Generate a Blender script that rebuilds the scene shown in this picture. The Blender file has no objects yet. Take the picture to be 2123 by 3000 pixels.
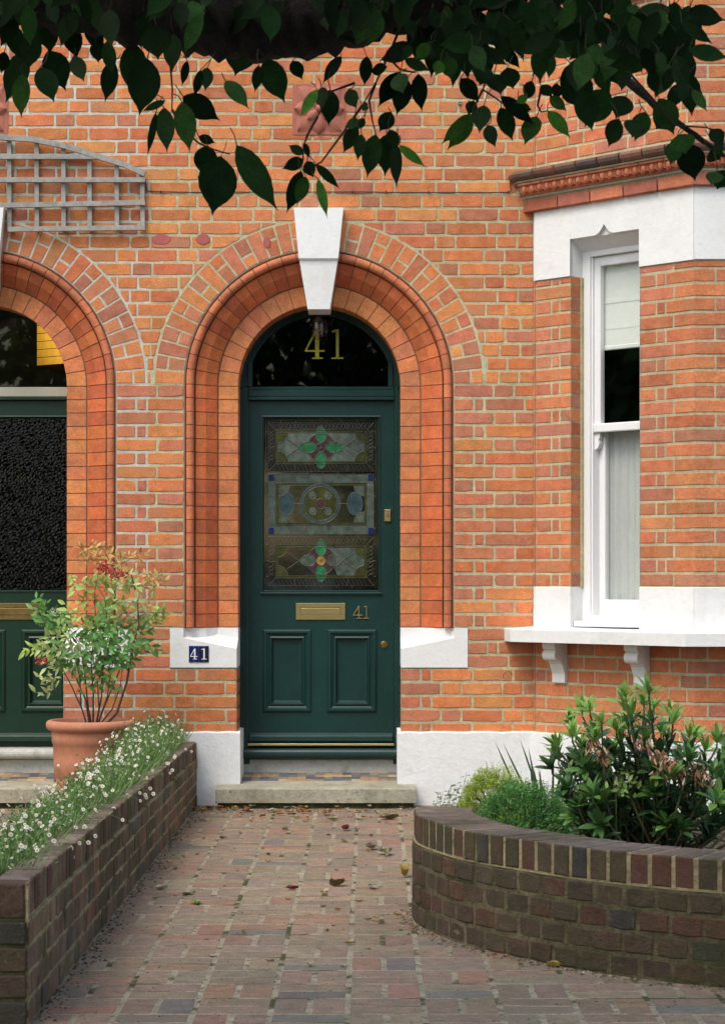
import bpy, math, random
from mathutils import Vector, Matrix
R = math.radians
sc = bpy.context.scene
col = sc.collection
# ------------------------------------------------------------------ camera, sky, sun, exposure
F = 6065.0; DIST = 11.4; EYE = 1.24; K = 1.30727
cd = bpy.data.cameras.new('camera'); cam = bpy.data.objects.new('camera', cd); col.objects.link(cam)
cam.location = (0, -DIST, EYE); cam.rotation_euler = (R(90), 0, 0)
cd.sensor_fit = 'HORIZONTAL'; cd.sensor_width = 24; cd.lens = 24 * F / 2123
cd.shift_x = -18.5 / 2123; cd.shift_y = 200 / 2123
cd.clip_start = 0.1; cd.clip_end = 500
cd.dof.use_dof = True; cd.dof.focus_distance = 9.0; cd.dof.aperture_fstop = 18.0
sc.camera = cam
w = bpy.data.worlds.new('World'); sc.world = w; w.use_nodes = True
nt = w.node_tree; bg = nt.nodes['Background']
sky = nt.nodes.new('ShaderNodeTexSky'); sky.sky_type = 'NISHITA'; sky.sun_disc = False
sky.sun_elevation = R(56); sky.sun_rotation = R(214); sky.air_density = 1.6; sky.dust_density = 3.1; sky.ozone_density = 0.4
nt.links.new(sky.outputs[0], bg.inputs[0]); bg.inputs[1].default_value = 0.15
sd = bpy.data.lights.new('sun', 'SUN'); so = bpy.data.objects.new('sun', sd); col.objects.link(so)
sd.energy = 1.15; sd.angle = R(26); sd.color = (1.0, 0.97, 0.93)
az, el = R(214), R(56)                          # towards the sun, measured from +Y clockwise
sv = Vector((math.sin(az) * math.cos(el), math.cos(az) * math.cos(el), math.sin(el)))
so.rotation_euler = sv.to_track_quat('Z', 'Y').to_euler()
sc.view_settings.view_transform = 'Standard'; sc.view_settings.look = 'None'
sc.view_settings.exposure = 0.74; sc.view_settings.gamma = 1.0
sc.cycles.max_bounces = 8; sc.cycles.use_denoising = True
try: sc.cycles.denoiser = 'OPENIMAGEDENOISE'
except Exception: pass

def at(dx, dy, Y=0.0):
    "a survey point of the facade: picture measure -> X, Z at depth Y"
    d = DIST + Y
    return ((dx * K - 1080) * d / F, EYE + (1700 - dy * K) * d / F)
def gnd(dx, dy, z=0.0):
    d = (EYE - z) * F / (dy * K - 1700)
    return ((dx * K - 1080) * d / F, d - DIST)

# ------------------------------------------------------------------ mesh helper
class MB:
    def __init__(s): s.v = []; s.f = []; s.c = []; s.m = []; s.sm = []
    def poly(s, pts, c=(1, 1, 1), m=0, smooth=False):
        n = len(s.v); s.v += [tuple(p) for p in pts]
        s.f.append(tuple(range(n, n + len(pts)))); s.c.append(c); s.m.append(m); s.sm.append(smooth)
    def add(s, verts, faces, c=(1, 1, 1), m=0, smooth=False):
        n = len(s.v); s.v += [tuple(p) for p in verts]
        for f in faces:
            s.f.append(tuple(n + i for i in f)); s.c.append(c); s.m.append(m); s.sm.append(smooth)
    def box(s, x0, x1, y0, y1, z0, z1, c=(1, 1, 1), m=0, f=None, bev=0.0):
        if f is None: f = lambda u, v, w_: (u, w_, v)
        if bev > 0:
            s.brick([(x0, z0), (x1, z0), (x1, z1), (x0, z1)], f, y0, y1 - y0, bev, c, m, back=True); return
        P = [f(x0, z0, y0), f(x1, z0, y0), f(x1, z1, y0), f(x0, z1, y0), f(x0, z0, y1), f(x1, z0, y1), f(x1, z1, y1), f(x0, z1, y1)]
        s.add(P, [(0, 1, 2, 3), (5, 4, 7, 6), (4, 0, 3, 7), (1, 5, 6, 2), (3, 2, 6, 7), (4, 5, 1, 0)], c, m)
    def brick(s, poly, f, y0, depth, bev=0.003, c=(1, 1, 1), m=0, back=False):
        "extruded polygon in (u, v) with a bevelled front, mapped through f(u, v, depth)"
        n = len(poly)
        cu = sum(p[0] for p in poly) / n; cv = sum(p[1] for p in poly) / n
        hu = max(1e-4, (max(p[0] for p in poly) - min(p[0] for p in poly)) / 2)
        hv = max(1e-4, (max(p[1] for p in poly) - min(p[1] for p in poly)) / 2)
        ku = max(.2, 1 - bev / hu); kv = max(.2, 1 - bev / hv)
        inn = [(cu + (p[0] - cu) * ku, cv + (p[1] - cv) * kv) for p in poly]
        V = [f(p[0], p[1], y0) for p in inn] + [f(p[0], p[1], y0 + bev * .8) for p in poly] + [f(p[0], p[1], y0 + depth) for p in poly]
        F_ = [tuple(range(n))]
        for i in range(n):
            j = (i + 1) % n
            F_.append((n + i, n + j, j, i)); F_.append((2 * n + i, 2 * n + j, n + j, n + i))
        if back: F_.append(tuple(range(3 * n - 1, 2 * n - 1, -1)))
        s.add(V, F_, c, m)
    def tube(s, pts, rad, n=6, c=(1, 1, 1), m=0, cap=True):
        pts = [Vector(p) for p in pts]
        if not isinstance(rad, (list, tuple)): rad = [rad] * len(pts)
        rings = []; prev = None
        for i, p in enumerate(pts):
            t = (pts[min(i + 1, len(pts) - 1)] - pts[max(i - 1, 0)])
            if t.length < 1e-9: t = Vector((0, 0, 1))
            t.normalize()
            a = prev if prev is not None else (Vector((0, 0, 1)) if abs(t.z) < .9 else Vector((1, 0, 0)))
            b = t.cross(a)
            if b.length < 1e-6: b = t.cross(Vector((.3, .8, .5)))
            b.normalize(); a = b.cross(t).normalized(); prev = a
            rings.append([p + (a * math.cos(2 * math.pi * k / n) + b * math.sin(2 * math.pi * k / n)) * rad[i] for k in range(n)])
        V = [q for r in rings for q in r]; F_ = []
        for i in range(len(pts) - 1):
            for k in range(n):
                k2 = (k + 1) % n
                F_.append((i * n + k, i * n + k2, (i + 1) * n + k2, (i + 1) * n + k))
        if cap: F_.append(tuple(range(n - 1, -1, -1))); F_.append(tuple((len(pts) - 1) * n + k for k in range(n)))
        s.add(V, F_, c, m, True)
    def lathe(s, prof, cx, cy, n=40, c=(1, 1, 1), m=0):
        V = []; F_ = []
        for (r, z) in prof:
            for k in range(n):
                a = 2 * math.pi * k / n; V.append((cx + r * math.cos(a), cy + r * math.sin(a), z))
        for i in range(len(prof) - 1):
            for k in range(n):
                k2 = (k + 1) % n
                F_.append((i * n + k, i * n + k2, (i + 1) * n + k2, (i + 1) * n + k))
        s.add(V, F_, c, m, True)
    def sweep(s, rows, c=(1, 1, 1), m=0, smooth=False, cap=True):
        "rows: list of equally long point lists"
        n = len(rows[0]); V = [p for r in rows for p in r]; F_ = []
        for i in range(len(rows) - 1):
            for k in range(n - 1):
                F_.append((i * n + k, i * n + k + 1, (i + 1) * n + k + 1, (i + 1) * n + k))
        s.add(V, F_, c, m, smooth)
        if cap: s.poly(rows[0], c, m); s.poly(rows[-1], c, m)
    def build(s, name, mats, parent=None, loc=(0, 0, 0), label=None, cat=None, group=None, kind=None):
        off = Vector(loc); p = parent
        while p is not None: off += p.location; p = p.parent
        me = bpy.data.meshes.new(name)
        me.from_pydata([(x - off.x, y - off.y, z - off.z) for (x, y, z) in s.v], [], s.f)
        if not isinstance(mats, (list, tuple)): mats = [mats]
        for mt in mats: me.materials.append(mt)
        me.polygons.foreach_set('material_index', s.m); me.polygons.foreach_set('use_smooth', s.sm)
        ca = me.color_attributes.new('col', 'FLOAT_COLOR', 'CORNER')
        buf = []
        for f, c in zip(s.f, s.c): buf += [c[0], c[1], c[2], 1.0] * len(f)
        ca.data.foreach_set('color', buf); me.update()
        o = bpy.data.objects.new(name, me); col.objects.link(o); o.location = loc; o.parent = parent
        tag(o, label, cat, group, kind); return o
def tag(o, label=None, cat=None, group=None, kind=None):
    if label: o['label'] = label
    if cat: o['category'] = cat
    if group: o['group'] = group
    if kind: o['kind'] = kind
def empty(name, loc, label, cat, group=None):
    o = bpy.data.objects.new(name, None); col.objects.link(o); o.location = loc; o.empty_display_size = .1
    tag(o, label, cat, group); return o

# ------------------------------------------------------------------ materials
def mat(name, base=(.5, .5, .5), rough=.7, attr=False, var=.12, vscale=30, bump=.0, bscale=120, bdist=.003, spots=None, spots2=None,
        metal=0, spec=.5, coat=0, trans=0, stretch=None, transl=0):
    m = bpy.data.materials.new(name); m.use_nodes = True; nt = m.node_tree; N = nt.nodes; L = nt.links
    b = N['Principled BSDF']; tc = N.new('ShaderNodeTexCoord'); src = tc.outputs['Object']
    if stretch:
        mp = N.new('ShaderNodeMapping'); mp.inputs['Scale'].default_value = stretch; L.new(src, mp.inputs[0]); src = mp.outputs[0]
    def noise(sc_, det=4, rg=.6):
        n = N.new('ShaderNodeTexNoise'); n.inputs['Scale'].default_value = sc_; n.inputs['Detail'].default_value = det
        n.inputs['Roughness'].default_value = rg; L.new(src, n.inputs['Vector']); return n.outputs['Fac']
    def rng(fac, a, b_, c, d):
        r = N.new('ShaderNodeMapRange'); r.inputs[1].default_value = a; r.inputs[2].default_value = b_
        r.inputs[3].default_value = c; r.inputs[4].default_value = d; L.new(fac, r.inputs[0]); return r.outputs[0]
    if attr:
        a = N.new('ShaderNodeAttribute'); a.attribute_name = 'col'; cur = a.outputs['Color']
    else:
        rgb = N.new('ShaderNodeRGB'); rgb.outputs[0].default_value = (*base, 1); cur = rgb.outputs[0]
    if var:
        for s_, v_ in ((vscale, var), (vscale * 7, var * 1.15), (vscale * .09, var * .7)):
            mu = N.new('ShaderNodeVectorMath'); mu.operation = 'SCALE'; L.new(cur, mu.inputs[0])
            L.new(rng(noise(s_), .3, .7, 1 - v_, 1 + v_), mu.inputs['Scale']); cur = mu.outputs[0]
    for sp in (spots, spots2):
        if sp:                                   # (colour, scale, threshold, softness, amount)
            mx = N.new('ShaderNodeMix'); mx.data_type = 'RGBA'; mx.inputs[7].default_value = (*sp[0], 1)
            L.new(cur, mx.inputs[6]); L.new(rng(noise(sp[1]), sp[2], sp[2] + sp[3], 0, sp[4]), mx.inputs[0]); cur = mx.outputs[2]
    L.new(cur, b.inputs['Base Color'])
    b.inputs['Roughness'].default_value = rough; b.inputs['Metallic'].default_value = metal
    b.inputs['Specular IOR Level'].default_value = spec; b.inputs['Coat Weight'].default_value = coat
    b.inputs['Transmission Weight'].default_value = trans
    if bump:
        bp = N.new('ShaderNodeBump'); bp.inputs['Strength'].default_value = bump; bp.inputs['Distance'].default_value = bdist
        ad = N.new('ShaderNodeMath'); ad.operation = 'ADD'; L.new(noise(bscale, 5, .7), ad.inputs[0]); L.new(noise(bscale * .22, 3), ad.inputs[1])
        L.new(ad.outputs[0], bp.inputs['Height']); L.new(bp.outputs[0], b.inputs['Normal'])
    if transl:
        tr = N.new('ShaderNodeBsdfTranslucent'); L.new(cur, tr.inputs[0]); ms = N.new('ShaderNodeMixShader'); ms.inputs[0].default_value = transl
        L.new(b.outputs[0], ms.inputs[1]); L.new(tr.outputs[0], ms.inputs[2]); L.new(ms.outputs[0], N['Material Output'].inputs[0])
    return m
M = {}
M['brick'] = mat('brick', attr=True, rough=.92, var=.19, vscale=18, bump=.9, bscale=150, bdist=.005, spec=.15,
                 spots=((.37, .19, .12), 9, .50, .16, .5), spots2=((.12, .05, .03), 150, .67, .06, .55))
M['gauged'] = mat('gauged_brick', attr=True, rough=.85, var=.17, vscale=18, bump=.7, bscale=190, bdist=.003, spec=.25,
                  spots=((.25, .09, .05), 4.0, .56, .22, .4), spots2=((.75, .62, .5), 120, .72, .04, .4))
M['mortar'] = mat('mortar', (.43, .405, .26), .95, var=.16, vscale=9, bump=.8, bscale=200, bdist=.003, spec=.1, spots=((.24, .22, .14), 14, .56, .15, .5))
M['mortar_grey'] = mat('mortar_grey', (.46, .46, .385), .95, var=.14, vscale=9, bump=.8, bscale=200, bdist=.003, spec=.1, spots=((.30, .29, .24), 14, .58, .15, .5))
M['mortar_red'] = mat('mortar_red', (.22, .12, .08), .95, var=.1, bump=.5, spec=.1)
M['mortar_sand'] = mat('mortar_sand', (.33, .27, .16), .97, var=.25, vscale=8, bump=1, bscale=160, bdist=.006, spec=.1,
                       spots=((.06, .07, .02), 6, .53, .1, .85), spots2=((.10, .07, .04), 40, .58, .1, .6))
M['paver'] = mat('paver', attr=True, rough=.8, var=.21, vscale=20, bump=.9, bscale=120, bdist=.005, spec=.3,
                 spots=((.165, .15, .115), 8, .50, .14, .45), spots2=((.04, .033, .025), 90, .61, .05, .7))
M['joint'] = mat('path_joint', (.33, .29, .21), .97, var=.25, vscale=12, bump=1, bscale=120, bdist=.008, spec=.1,
                 spots=((.05, .055, .02), 5, .52, .08, .9), spots2=((.12, .08, .045), 30, .56, .1, .7))
M['wallbrick'] = mat('garden_brick', attr=True, rough=.85, var=.27, vscale=18, bump=.9, bscale=130, bdist=.006, spec=.25,
                     spots=((.050, .048, .022), 3.0, .40, .22, .8), spots2=((.20, .19, .14), 60, .64, .08, .4))
M['mortar_moss'] = mat('mossy_mortar', (.14, .12, .07), .97, var=.3, vscale=10, bump=1, bscale=130, bdist=.008, spec=.1, spots=((.045, .05, .02), 4, .47, .12, .8), spots2=((.28, .24, .14), 6, .6, .1, .6))
M['white'] = mat('white_masonry_paint', (.715, .72, .71), .6, var=.03, vscale=6, bump=.5, bscale=60, bdist=.004, spec=.3, spots=((.52, .52, .47), 5, .54, .2, .4), spots2=((.34, .32, .27), 70, .68, .04, .6))
M['render'] = mat('white_render', (.72, .73, .725), .75, var=.04, vscale=5, bump=.55, bscale=70, bdist=.006, spec=.2, spots=((.42, .42, .36), 7, .66, .12, .6), spots2=((.3, .3, .22), 60, .72, .06, .4))
M['joinery'] = mat('white_gloss_paint', (.74, .75, .755), .3, var=.02, bump=.08, bscale=60, bdist=.002, spec=.5)
M['green'] = mat('green_gloss_paint', (.0075, .034, .030), .33, var=.10, vscale=8, bump=.10, bscale=70, bdist=.003, spec=.38)
M['green2'] = mat('dark_green_gloss_paint', (.006, .028, .016), .33, var=.10, vscale=8, bump=.10, bscale=70, bdist=.003, spec=.38)
M['brass'] = mat('aged_brass', (.46, .37, .17), .38, metal=.9, var=.12, vscale=20, bump=.1, stretch=(2, 1, 30), spots=((.2, .15, .06), 9, .6, .2, .4))
M['brassdark'] = mat('dark_brass', (.20, .14, .05), .42, metal=.85, var=.2)
M['concrete'] = mat('weathered_concrete', (.36, .34, .26), .93, var=.14, vscale=7, bump=.8, bscale=80, bdist=.006, spec=.15, spots=((.17, .17, .10), 4, .52, .2, .7), spots2=((.07, .065, .045), 35, .62, .07, .7))
M['stone_sill'] = mat('grey_painted_stone', (.40, .40, .37), .7, var=.12, vscale=8, bump=.4, spots=((.14, .13, .11), 14, .58, .12, .6))
M['moss'] = mat('mossy_base', (.05, .055, .022), 1, var=.5, vscale=20, bump=1, bscale=60, bdist=.01)
M['wood'] = mat('weathered_timber', (.29, .275, .25), .88, var=.2, vscale=12, bump=.6, bscale=60, bdist=.003, stretch=(3, 3, 3), spots=((.16, .15, .13), 20, .55, .15, .5))
M['terracotta'] = mat('terracotta', (.44, .185, .11), .8, var=.08, vscale=6, bump=.25, bscale=140, bdist=.002, spec=.25, spots=((.62, .40, .30), 9, .56, .2, .35), spots2=((.25, .11, .07), 5, .62, .2, .35))
M['plaque'] = mat('moulded_terracotta', (.36, .12, .075), .8, var=.12, vscale=9, bump=.3, spots=((.17, .09, .08), 9, .52, .2, .6))
M['patch'] = mat('red_filler', (.36, .09, .08), .85, var=.1, bump=.4)
M['cable'] = mat('black_cable', (.015, .015, .015), .5, var=0)
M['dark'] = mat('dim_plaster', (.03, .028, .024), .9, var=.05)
M['blue'] = mat('blue_enamel', (.006, .012, .12), .18, var=.1, spec=.6)
M['blue2'] = mat('dark_blue_enamel', (.008, .008, .045), .22, var=.3, spots=((.2, .15, .07), 30, .66, .05, .8), spec=.6)
M['enamelwhite'] = mat('white_enamel', (.75, .75, .72), .25, var=.03)
M['gold'] = mat('gilt_number', (.26, .23, .02), .35, metal=.3, var=.35, vscale=30)
M['lead'] = mat('lead_came', (.13, .125, .10), .35, metal=.5, var=.2)
M['glass_dark'] = mat('window_glass', (.006, .007, .006), .03, var=0, spec=.55)
M['lace'] = mat('sheer_curtain', (.50, .51, .505), .9, var=.04, vscale=60)
M['blind'] = mat('roller_blind', (.74, .75, .72), .85, var=.03)
M['soil'] = mat('garden_soil', (.055, .036, .022), 1, var=.4, vscale=20, bump=1, bscale=50, bdist=.02, spots=((.16, .09, .045), 40, .55, .1, .7))
M['earth'] = mat('street_ground', (.12, .115, .11), .95, var=.15, vscale=2, bump=.3)
M['bark'] = mat('tree_bark', (.014, .011, .008), .95, var=.4, vscale=20, bump=1, bscale=40, bdist=.02)
M['stem'] = mat('plant_stem', attr=True, rough=.8, var=.25, vscale=40)
M['leaf'] = mat('leaf', attr=True, rough=.45, var=.18, vscale=35, spec=.35, transl=.28)
M['leafdark'] = mat('tree_leaf', attr=True, rough=.6, var=.25, vscale=30, spec=.08, transl=.22)
M['leafgloss'] = mat('glossy_leaf', attr=True, rough=.36, var=.2, vscale=30, spec=.32, transl=.2)
M['petal'] = mat('flower', attr=True, rough=.7, var=.05, transl=.2)
M['berry'] = mat('red_berry', (.42, .02, .02), .25, var=.15)
M['deadleaf'] = mat('dead_leaf', attr=True, rough=.75, var=.3, vscale=60, transl=.1)
M['yellowboard'] = mat('varnished_board', (.70, .42, .07), .4, var=.12, vscale=6, stretch=(1, 4, 1))
M['beige'] = mat('beige_paint', (.42, .40, .30), .5, var=.04)
M['steel'] = mat('galvanised_metal', (.25, .25, .25), .4, metal=.8)
def clear_glass(name, tint=(1, 1, 1), rough=.0, transp=.9, bump=0, bscale=60, ior=1.5, vor=False):
    "thin pane: mirror-like surface by Fresnel over a see-through body"
    m = bpy.data.materials.new(name); m.use_nodes = True; nt = m.node_tree; N = nt.nodes; L = nt.links; N.remove(N['Principled BSDF'])
    fr = N.new('ShaderNodeFresnel'); ge = N.new('ShaderNodeNewGeometry'); mr = N.new('ShaderNodeMapRange'); mr.inputs[3].default_value = ior + .05; mr.inputs[4].default_value = 1 / (ior + .05)
    L.new(ge.outputs['Backfacing'], mr.inputs[0]); L.new(mr.outputs[0], fr.inputs[0])
    gl = N.new('ShaderNodeBsdfGlossy'); gl.inputs['Roughness'].default_value = rough + .015
    tr = N.new('ShaderNodeBsdfTransparent'); tr.inputs[0].default_value = (tint[0] * transp, tint[1] * transp, tint[2] * transp, 1)
    mx = N.new('ShaderNodeMixShader'); L.new(fr.outputs[0], mx.inputs[0]); L.new(tr.outputs[0], mx.inputs[1]); L.new(gl.outputs[0], mx.inputs[2])
    L.new(mx.outputs[0], N['Material Output'].inputs[0])
    if bump:
        tc = N.new('ShaderNodeTexCoord'); bp = N.new('ShaderNodeBump'); bp.inputs['Strength'].default_value = bump; bp.inputs['Distance'].default_value = .004
        if vor:
            n = N.new('ShaderNodeTexVoronoi'); n.feature = 'DISTANCE_TO_EDGE'; n.inputs['Scale'].default_value = bscale; L.new(tc.outputs['Object'], n.inputs['Vector'])
        else:
            n = N.new('ShaderNodeTexNoise'); n.inputs['Scale'].default_value = bscale; L.new(tc.outputs['Object'], n.inputs['Vector'])
        L.new(n.outputs[0], bp.inputs['Height']); L.new(bp.outputs[0], gl.inputs['Normal']); L.new(bp.outputs[0], fr.inputs['Normal'])
    return m
M['pane'] = clear_glass('clear_glass', (.97, 1, .98), transp=.95, ior=1.5)
M['panedark'] = clear_glass('dark_glass', (.9, .95, .9), transp=.5)
M['hammered'] = clear_glass('hammered_glass', (.6, .42, .2), rough=.02, transp=.5, bump=.8, bscale=52, vor=True, ior=1.33)
M['bulbglass'] = clear_glass('lamp_glass', (.97, .97, .97), transp=.9, ior=1.6)
def cglass(name, c, rough=.18, bs=160, b=.8):
    return mat(name, c, rough, var=.45, vscale=26, bump=b * .5, bscale=bs, bdist=.003, spec=.75)
G = {'clear': mat('cathedral_glass', (.010, .011, .008), .04, var=.4, bump=.06, bscale=40, spec=1.0, coat=1.0), 'clearold': cglass('cathedral_glass', (.010, .011, .008), .04, 40, .12), 'field': cglass('rippled_glass', (.075, .098, .080), .16, 150), 'green': cglass('green_glass', (.015, .14, .055), .12, 150),
     'teal': cglass('blue_green_glass', (.025, .055, .065), .2, 150), 'olive': cglass('olive_glass', (.040, .045, .010), .16, 120), 'plum': cglass('plum_glass', (.045, .02, .022), .2, 100),
     'amber': cglass('amber_glass', (.42, .21, .03), .2, 80), 'block': cglass('seedy_glass', (.060, .082, .068), .18, 130), 'blue': cglass('blue_glass', (.004, .02, .10), .15, 80), 'hatch': cglass('diamond_glass', (.010, .009, .006), .10, 150)}

rnd = random.Random(41)
def jit(a): return rnd.uniform(-a, a)
def mix(a, b, t): return tuple(a[i] * (1 - t) + b[i] * t for i in range(3))
def bcol(kind='wall'):
    r = rnd.random()
    if kind == 'wall':
        c = (.57, .20, .078) if r < .48 else (.60, .24, .09) if r < .68 else (.51, .165, .072) if r < .87 else (.45, .175, .10)
    elif kind == 'quoin':
        c = (.50, .185, .10) if r < .5 else (.45, .175, .105) if r < .8 else (.50, .165, .085)
    elif kind == 'bay':
        c = (.56, .205, .09) if r < .55 else (.52, .175, .08) if r < .85 else (.43, .175, .11)
    elif kind == 'inner':
        c = (.55, .205, .078) if r < .6 else (.50, .175, .075) if r < .93 else (.46, .165, .08)
    elif kind == 'facet':
        c = (.53, .145, .052) if r < .6 else (.45, .12, .05)
    elif kind == 'roll':
        c = (.50, .165, .075) if r < .6 else (.42, .14, .07)
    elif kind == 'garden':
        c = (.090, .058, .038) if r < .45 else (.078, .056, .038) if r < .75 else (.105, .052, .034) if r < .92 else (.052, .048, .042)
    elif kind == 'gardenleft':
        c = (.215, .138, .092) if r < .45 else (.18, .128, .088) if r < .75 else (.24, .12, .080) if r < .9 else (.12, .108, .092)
    elif kind == 'paver':
        c = (.24, .175, .12) if r < .45 else (.225, .172, .122) if r < .78 else (.275, .168, .112) if r < .94 else (.165, .150, .125)
    k = 1 + jit(.06 if kind in ('inner', 'facet', 'roll') else .12)
    return (c[0] * k * (1 + jit(.05)), c[1] * k * (1 + jit(.08)), c[2] * k)
def rough_rect(u0, u1, v0, v1, j=.0012, nu=None, nv=2, cut=.0):
    if nu is None: nu = max(1, int((u1 - u0) / .04))
    P = []
    for i in range(nu): P.append((u0 + (u1 - u0) * i / nu, v0))
    for i in range(nv): P.append((u1, v0 + (v1 - v0) * i / nv))
    for i in range(nu): P.append((u1 - (u1 - u0) * i / nu, v1))
    for i in range(nv): P.append((u0, v1 - (v1 - v0) * i / nv))
    Q = []
    for a, b in P:
        if a in (u0, u1) and b in (v0, v1):
            k1, k2 = abs(jit(j * 1.6)), abs(jit(j * 1.6))
            if rnd.random() < .04: k1 *= 3; k2 *= 2
            a += k1 if a == u0 else -k1; b += k2 if b == v0 else -k2; Q.append((a, b))
        else: Q.append((a + jit(j), b + jit(j)))
    return Q

# ------------------------------------------------------------------ facade layout
CX = -.275; CXL = -2.133; ZS = 2.3213; PITCH = .0746; ZB0 = .7547; ZB1 = ZB0 + 3 * PITCH
R0, R1, RF, R2, R3, RG, R4 = .452, .567, .627, .686, .736, .744, .906
ZP = .397; SPLIT = -1.205; XBAY = .905; YIN = .13; YD = .33
XL = -3.3; ZTOP = 4.8
flat = lambda u, v, w_: (u, w_, v)

house = empty('brick_house', (0.6, 1.5, 0), 'orange brick house with dark green stained glass door and white canted bay window', 'house')
house2 = empty('brick_house', (-2.3, 1.5, 0), 'neighbouring brick house at the left edge with hammered glass door behind the potted shrub', 'house')
B = {1: MB(), 2: MB()}; LOW = {}; MO = {1: MB(), 2: MB()}

def fill(x0, x1, row, special=False):
    "flemish bond from x0 to x1: list of (a, b) brick faces"
    S, H, J = .2145, .102, .0105; out = []; x = x0
    seq = [S, H] if row % 2 == 0 else ([H, .048, S] if special else [H * .5, S])
    i = 0
    while x < x1 - .012:
        if special and row % 2: L = (seq + [H])[i] if i < 3 else (S if i % 2 else H)
        elif row % 2: L = H * .62 if i == 0 else (S if i % 2 == 1 else H)
        else: L = S if i % 2 == 0 else H
        L *= 1 + jit(.015)
        if x1 - (x + L + J) < .04: L = x1 - x
        out.append((x, min(x + L, x1))); x += L + J; i += 1
    return out
def arch_floor(x, circ):
    z = -9
    for (c, r) in circ:
        if abs(x - c) < r: z = max(z, ZS + math.sqrt(r * r - (x - c) ** 2))
    return z
def lay(mb, mo, x0, x1, z0, z1, row, f=flat, y0=0, circ=(), kind='wall', special=False, mj=.0062, first=None, last=None, d=.03, j=.0022):
    res = fill(x0, x1, row, special)
    for n_, (a, b) in enumerate(res):
        c = bcol(kind)
        if special and n_ < 2 and b - a < .23 and rnd.random() < .75: c = bcol('quoin')
        if n_ == 0 and first: c = first
        if n_ == len(res) - 1 and last: c = last
        zz0, zz1 = z0 + mj, z1 - mj
        if not circ or max(arch_floor(a + (b - a) * t / 6, circ) for t in range(7)) < zz0:
            P = rough_rect(a, b, zz0 + jit(.0008), zz1 + jit(.0008), j)
        else:
            n = 14; up = []; lo = []
            for t in range(n + 1):
                x = a + (b - a) * t / n; fl = arch_floor(x, [(c_, r_ + .008) for c_, r_ in circ])
                if fl < zz1 - .004: lo.append((x, max(zz0, fl)))
            if len(lo) < 2 or lo[-1][0] - lo[0][0] < .012: continue
            P = lo + [(lo[-1][0], zz1), (lo[0][0], zz1)]
        t_ = mb
        if mb is None: t_ = B[2] if (a + b) / 2 < SPLIT else B[1]
        t_.brick(P, f, y0 + jit(.0012), d, .0028, c)
def mortar_strip(mo, x0, x1, z0, z1, f=flat, y=.003):
    mo.poly([f(x0, z0, y), f(x1, z0, y), f(x1, z1, y), f(x0, z1, y)])
# main wall rows
circ = [(CX, R4), (CXL, R4)]
row0 = -5
def zrow(k): return ZB0 + k * PITCH
opening = [(CXL - R0, CXL + R0), (CX - R0, CX + R0)]
for k in range(-5, 54):
    z0, z1 = zrow(k), zrow(k + 1)
    if k < 0:   zones = [(XL, CXL - R0), (CXL + R0, CX - R0), (CX + R0, XBAY)]
    elif k < 3: zones = [(XL, CXL - RG - .075), (CXL + RG + .075, CX - RG - .075), (CX + RG + .075, XBAY)]
    elif k < 21: zones = [(XL, CXL - RG), (CXL + RG, CX - RG), (CX + RG, XBAY)]
    else: zones = [(XL, XBAY)]
    for (a, b) in zones:
        if k >= 21:
            lay(None, None, a + .006, b, z0, z1, k, circ=circ)
        else:
            g = 0 if k < 0 else .008
            if k < 0: a1, b1 = a, b
            else: a1, b1 = a + (.0015 if a > XL else 0), b - (.0015 if b < XBAY else 0)
            if a < SPLIT < b:
                # party line: bricks of the two houses meet here
                keep = dict(B); B[1] = LOW.setdefault('m1', MB()); B[2] = LOW.setdefault('m2', MB())
                lay(None, None, a1, b1, z0, z1, k, special=True); B.update(keep)
            else: lay(LOW.setdefault('l2' if b < SPLIT else 'r1', MB()), None, a1, b1, z0, z1, k, special=(k < 21 and a > 0))
    # mortar
    for (a, b) in zones:
        for (hh, p, q) in ((2, a, min(b, SPLIT)), (1, max(a, SPLIT), b)):
            if q <= p: continue
            if k < 21: mortar_strip(MO[hh], p, q, z0, z1)
            else:
                n = max(2, int((q - p) / .02)); lo = []
                def flush(lo):
                    if len(lo) > 1: MO[hh].poly([(x, .003, z) for x, z in lo] + [(lo[-1][0], .003, z1), (lo[0][0], .003, z1)])
                for t in range(n + 1):
                    x = p + (q - p) * t / n; fl = max(z0, arch_floor(x, [(c_, RG - .002) for c_, r_ in circ]))
                    if fl < z1 - .0005: lo.append((x, fl))
                    else: flush(lo); lo = []
                flush(lo)
for kk, mb_ in LOW.items(): mb_.build('pier_wall', M['brick'], house if kk[1] == '1' else house2)
B[1].build('wall', M['brick'], house); B[2].build('wall', M['brick'], house2)
MO[1].build('pointing', M['mortar'], house); MO[2].build('pointing', M['mortar_grey'], house2)

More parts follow.
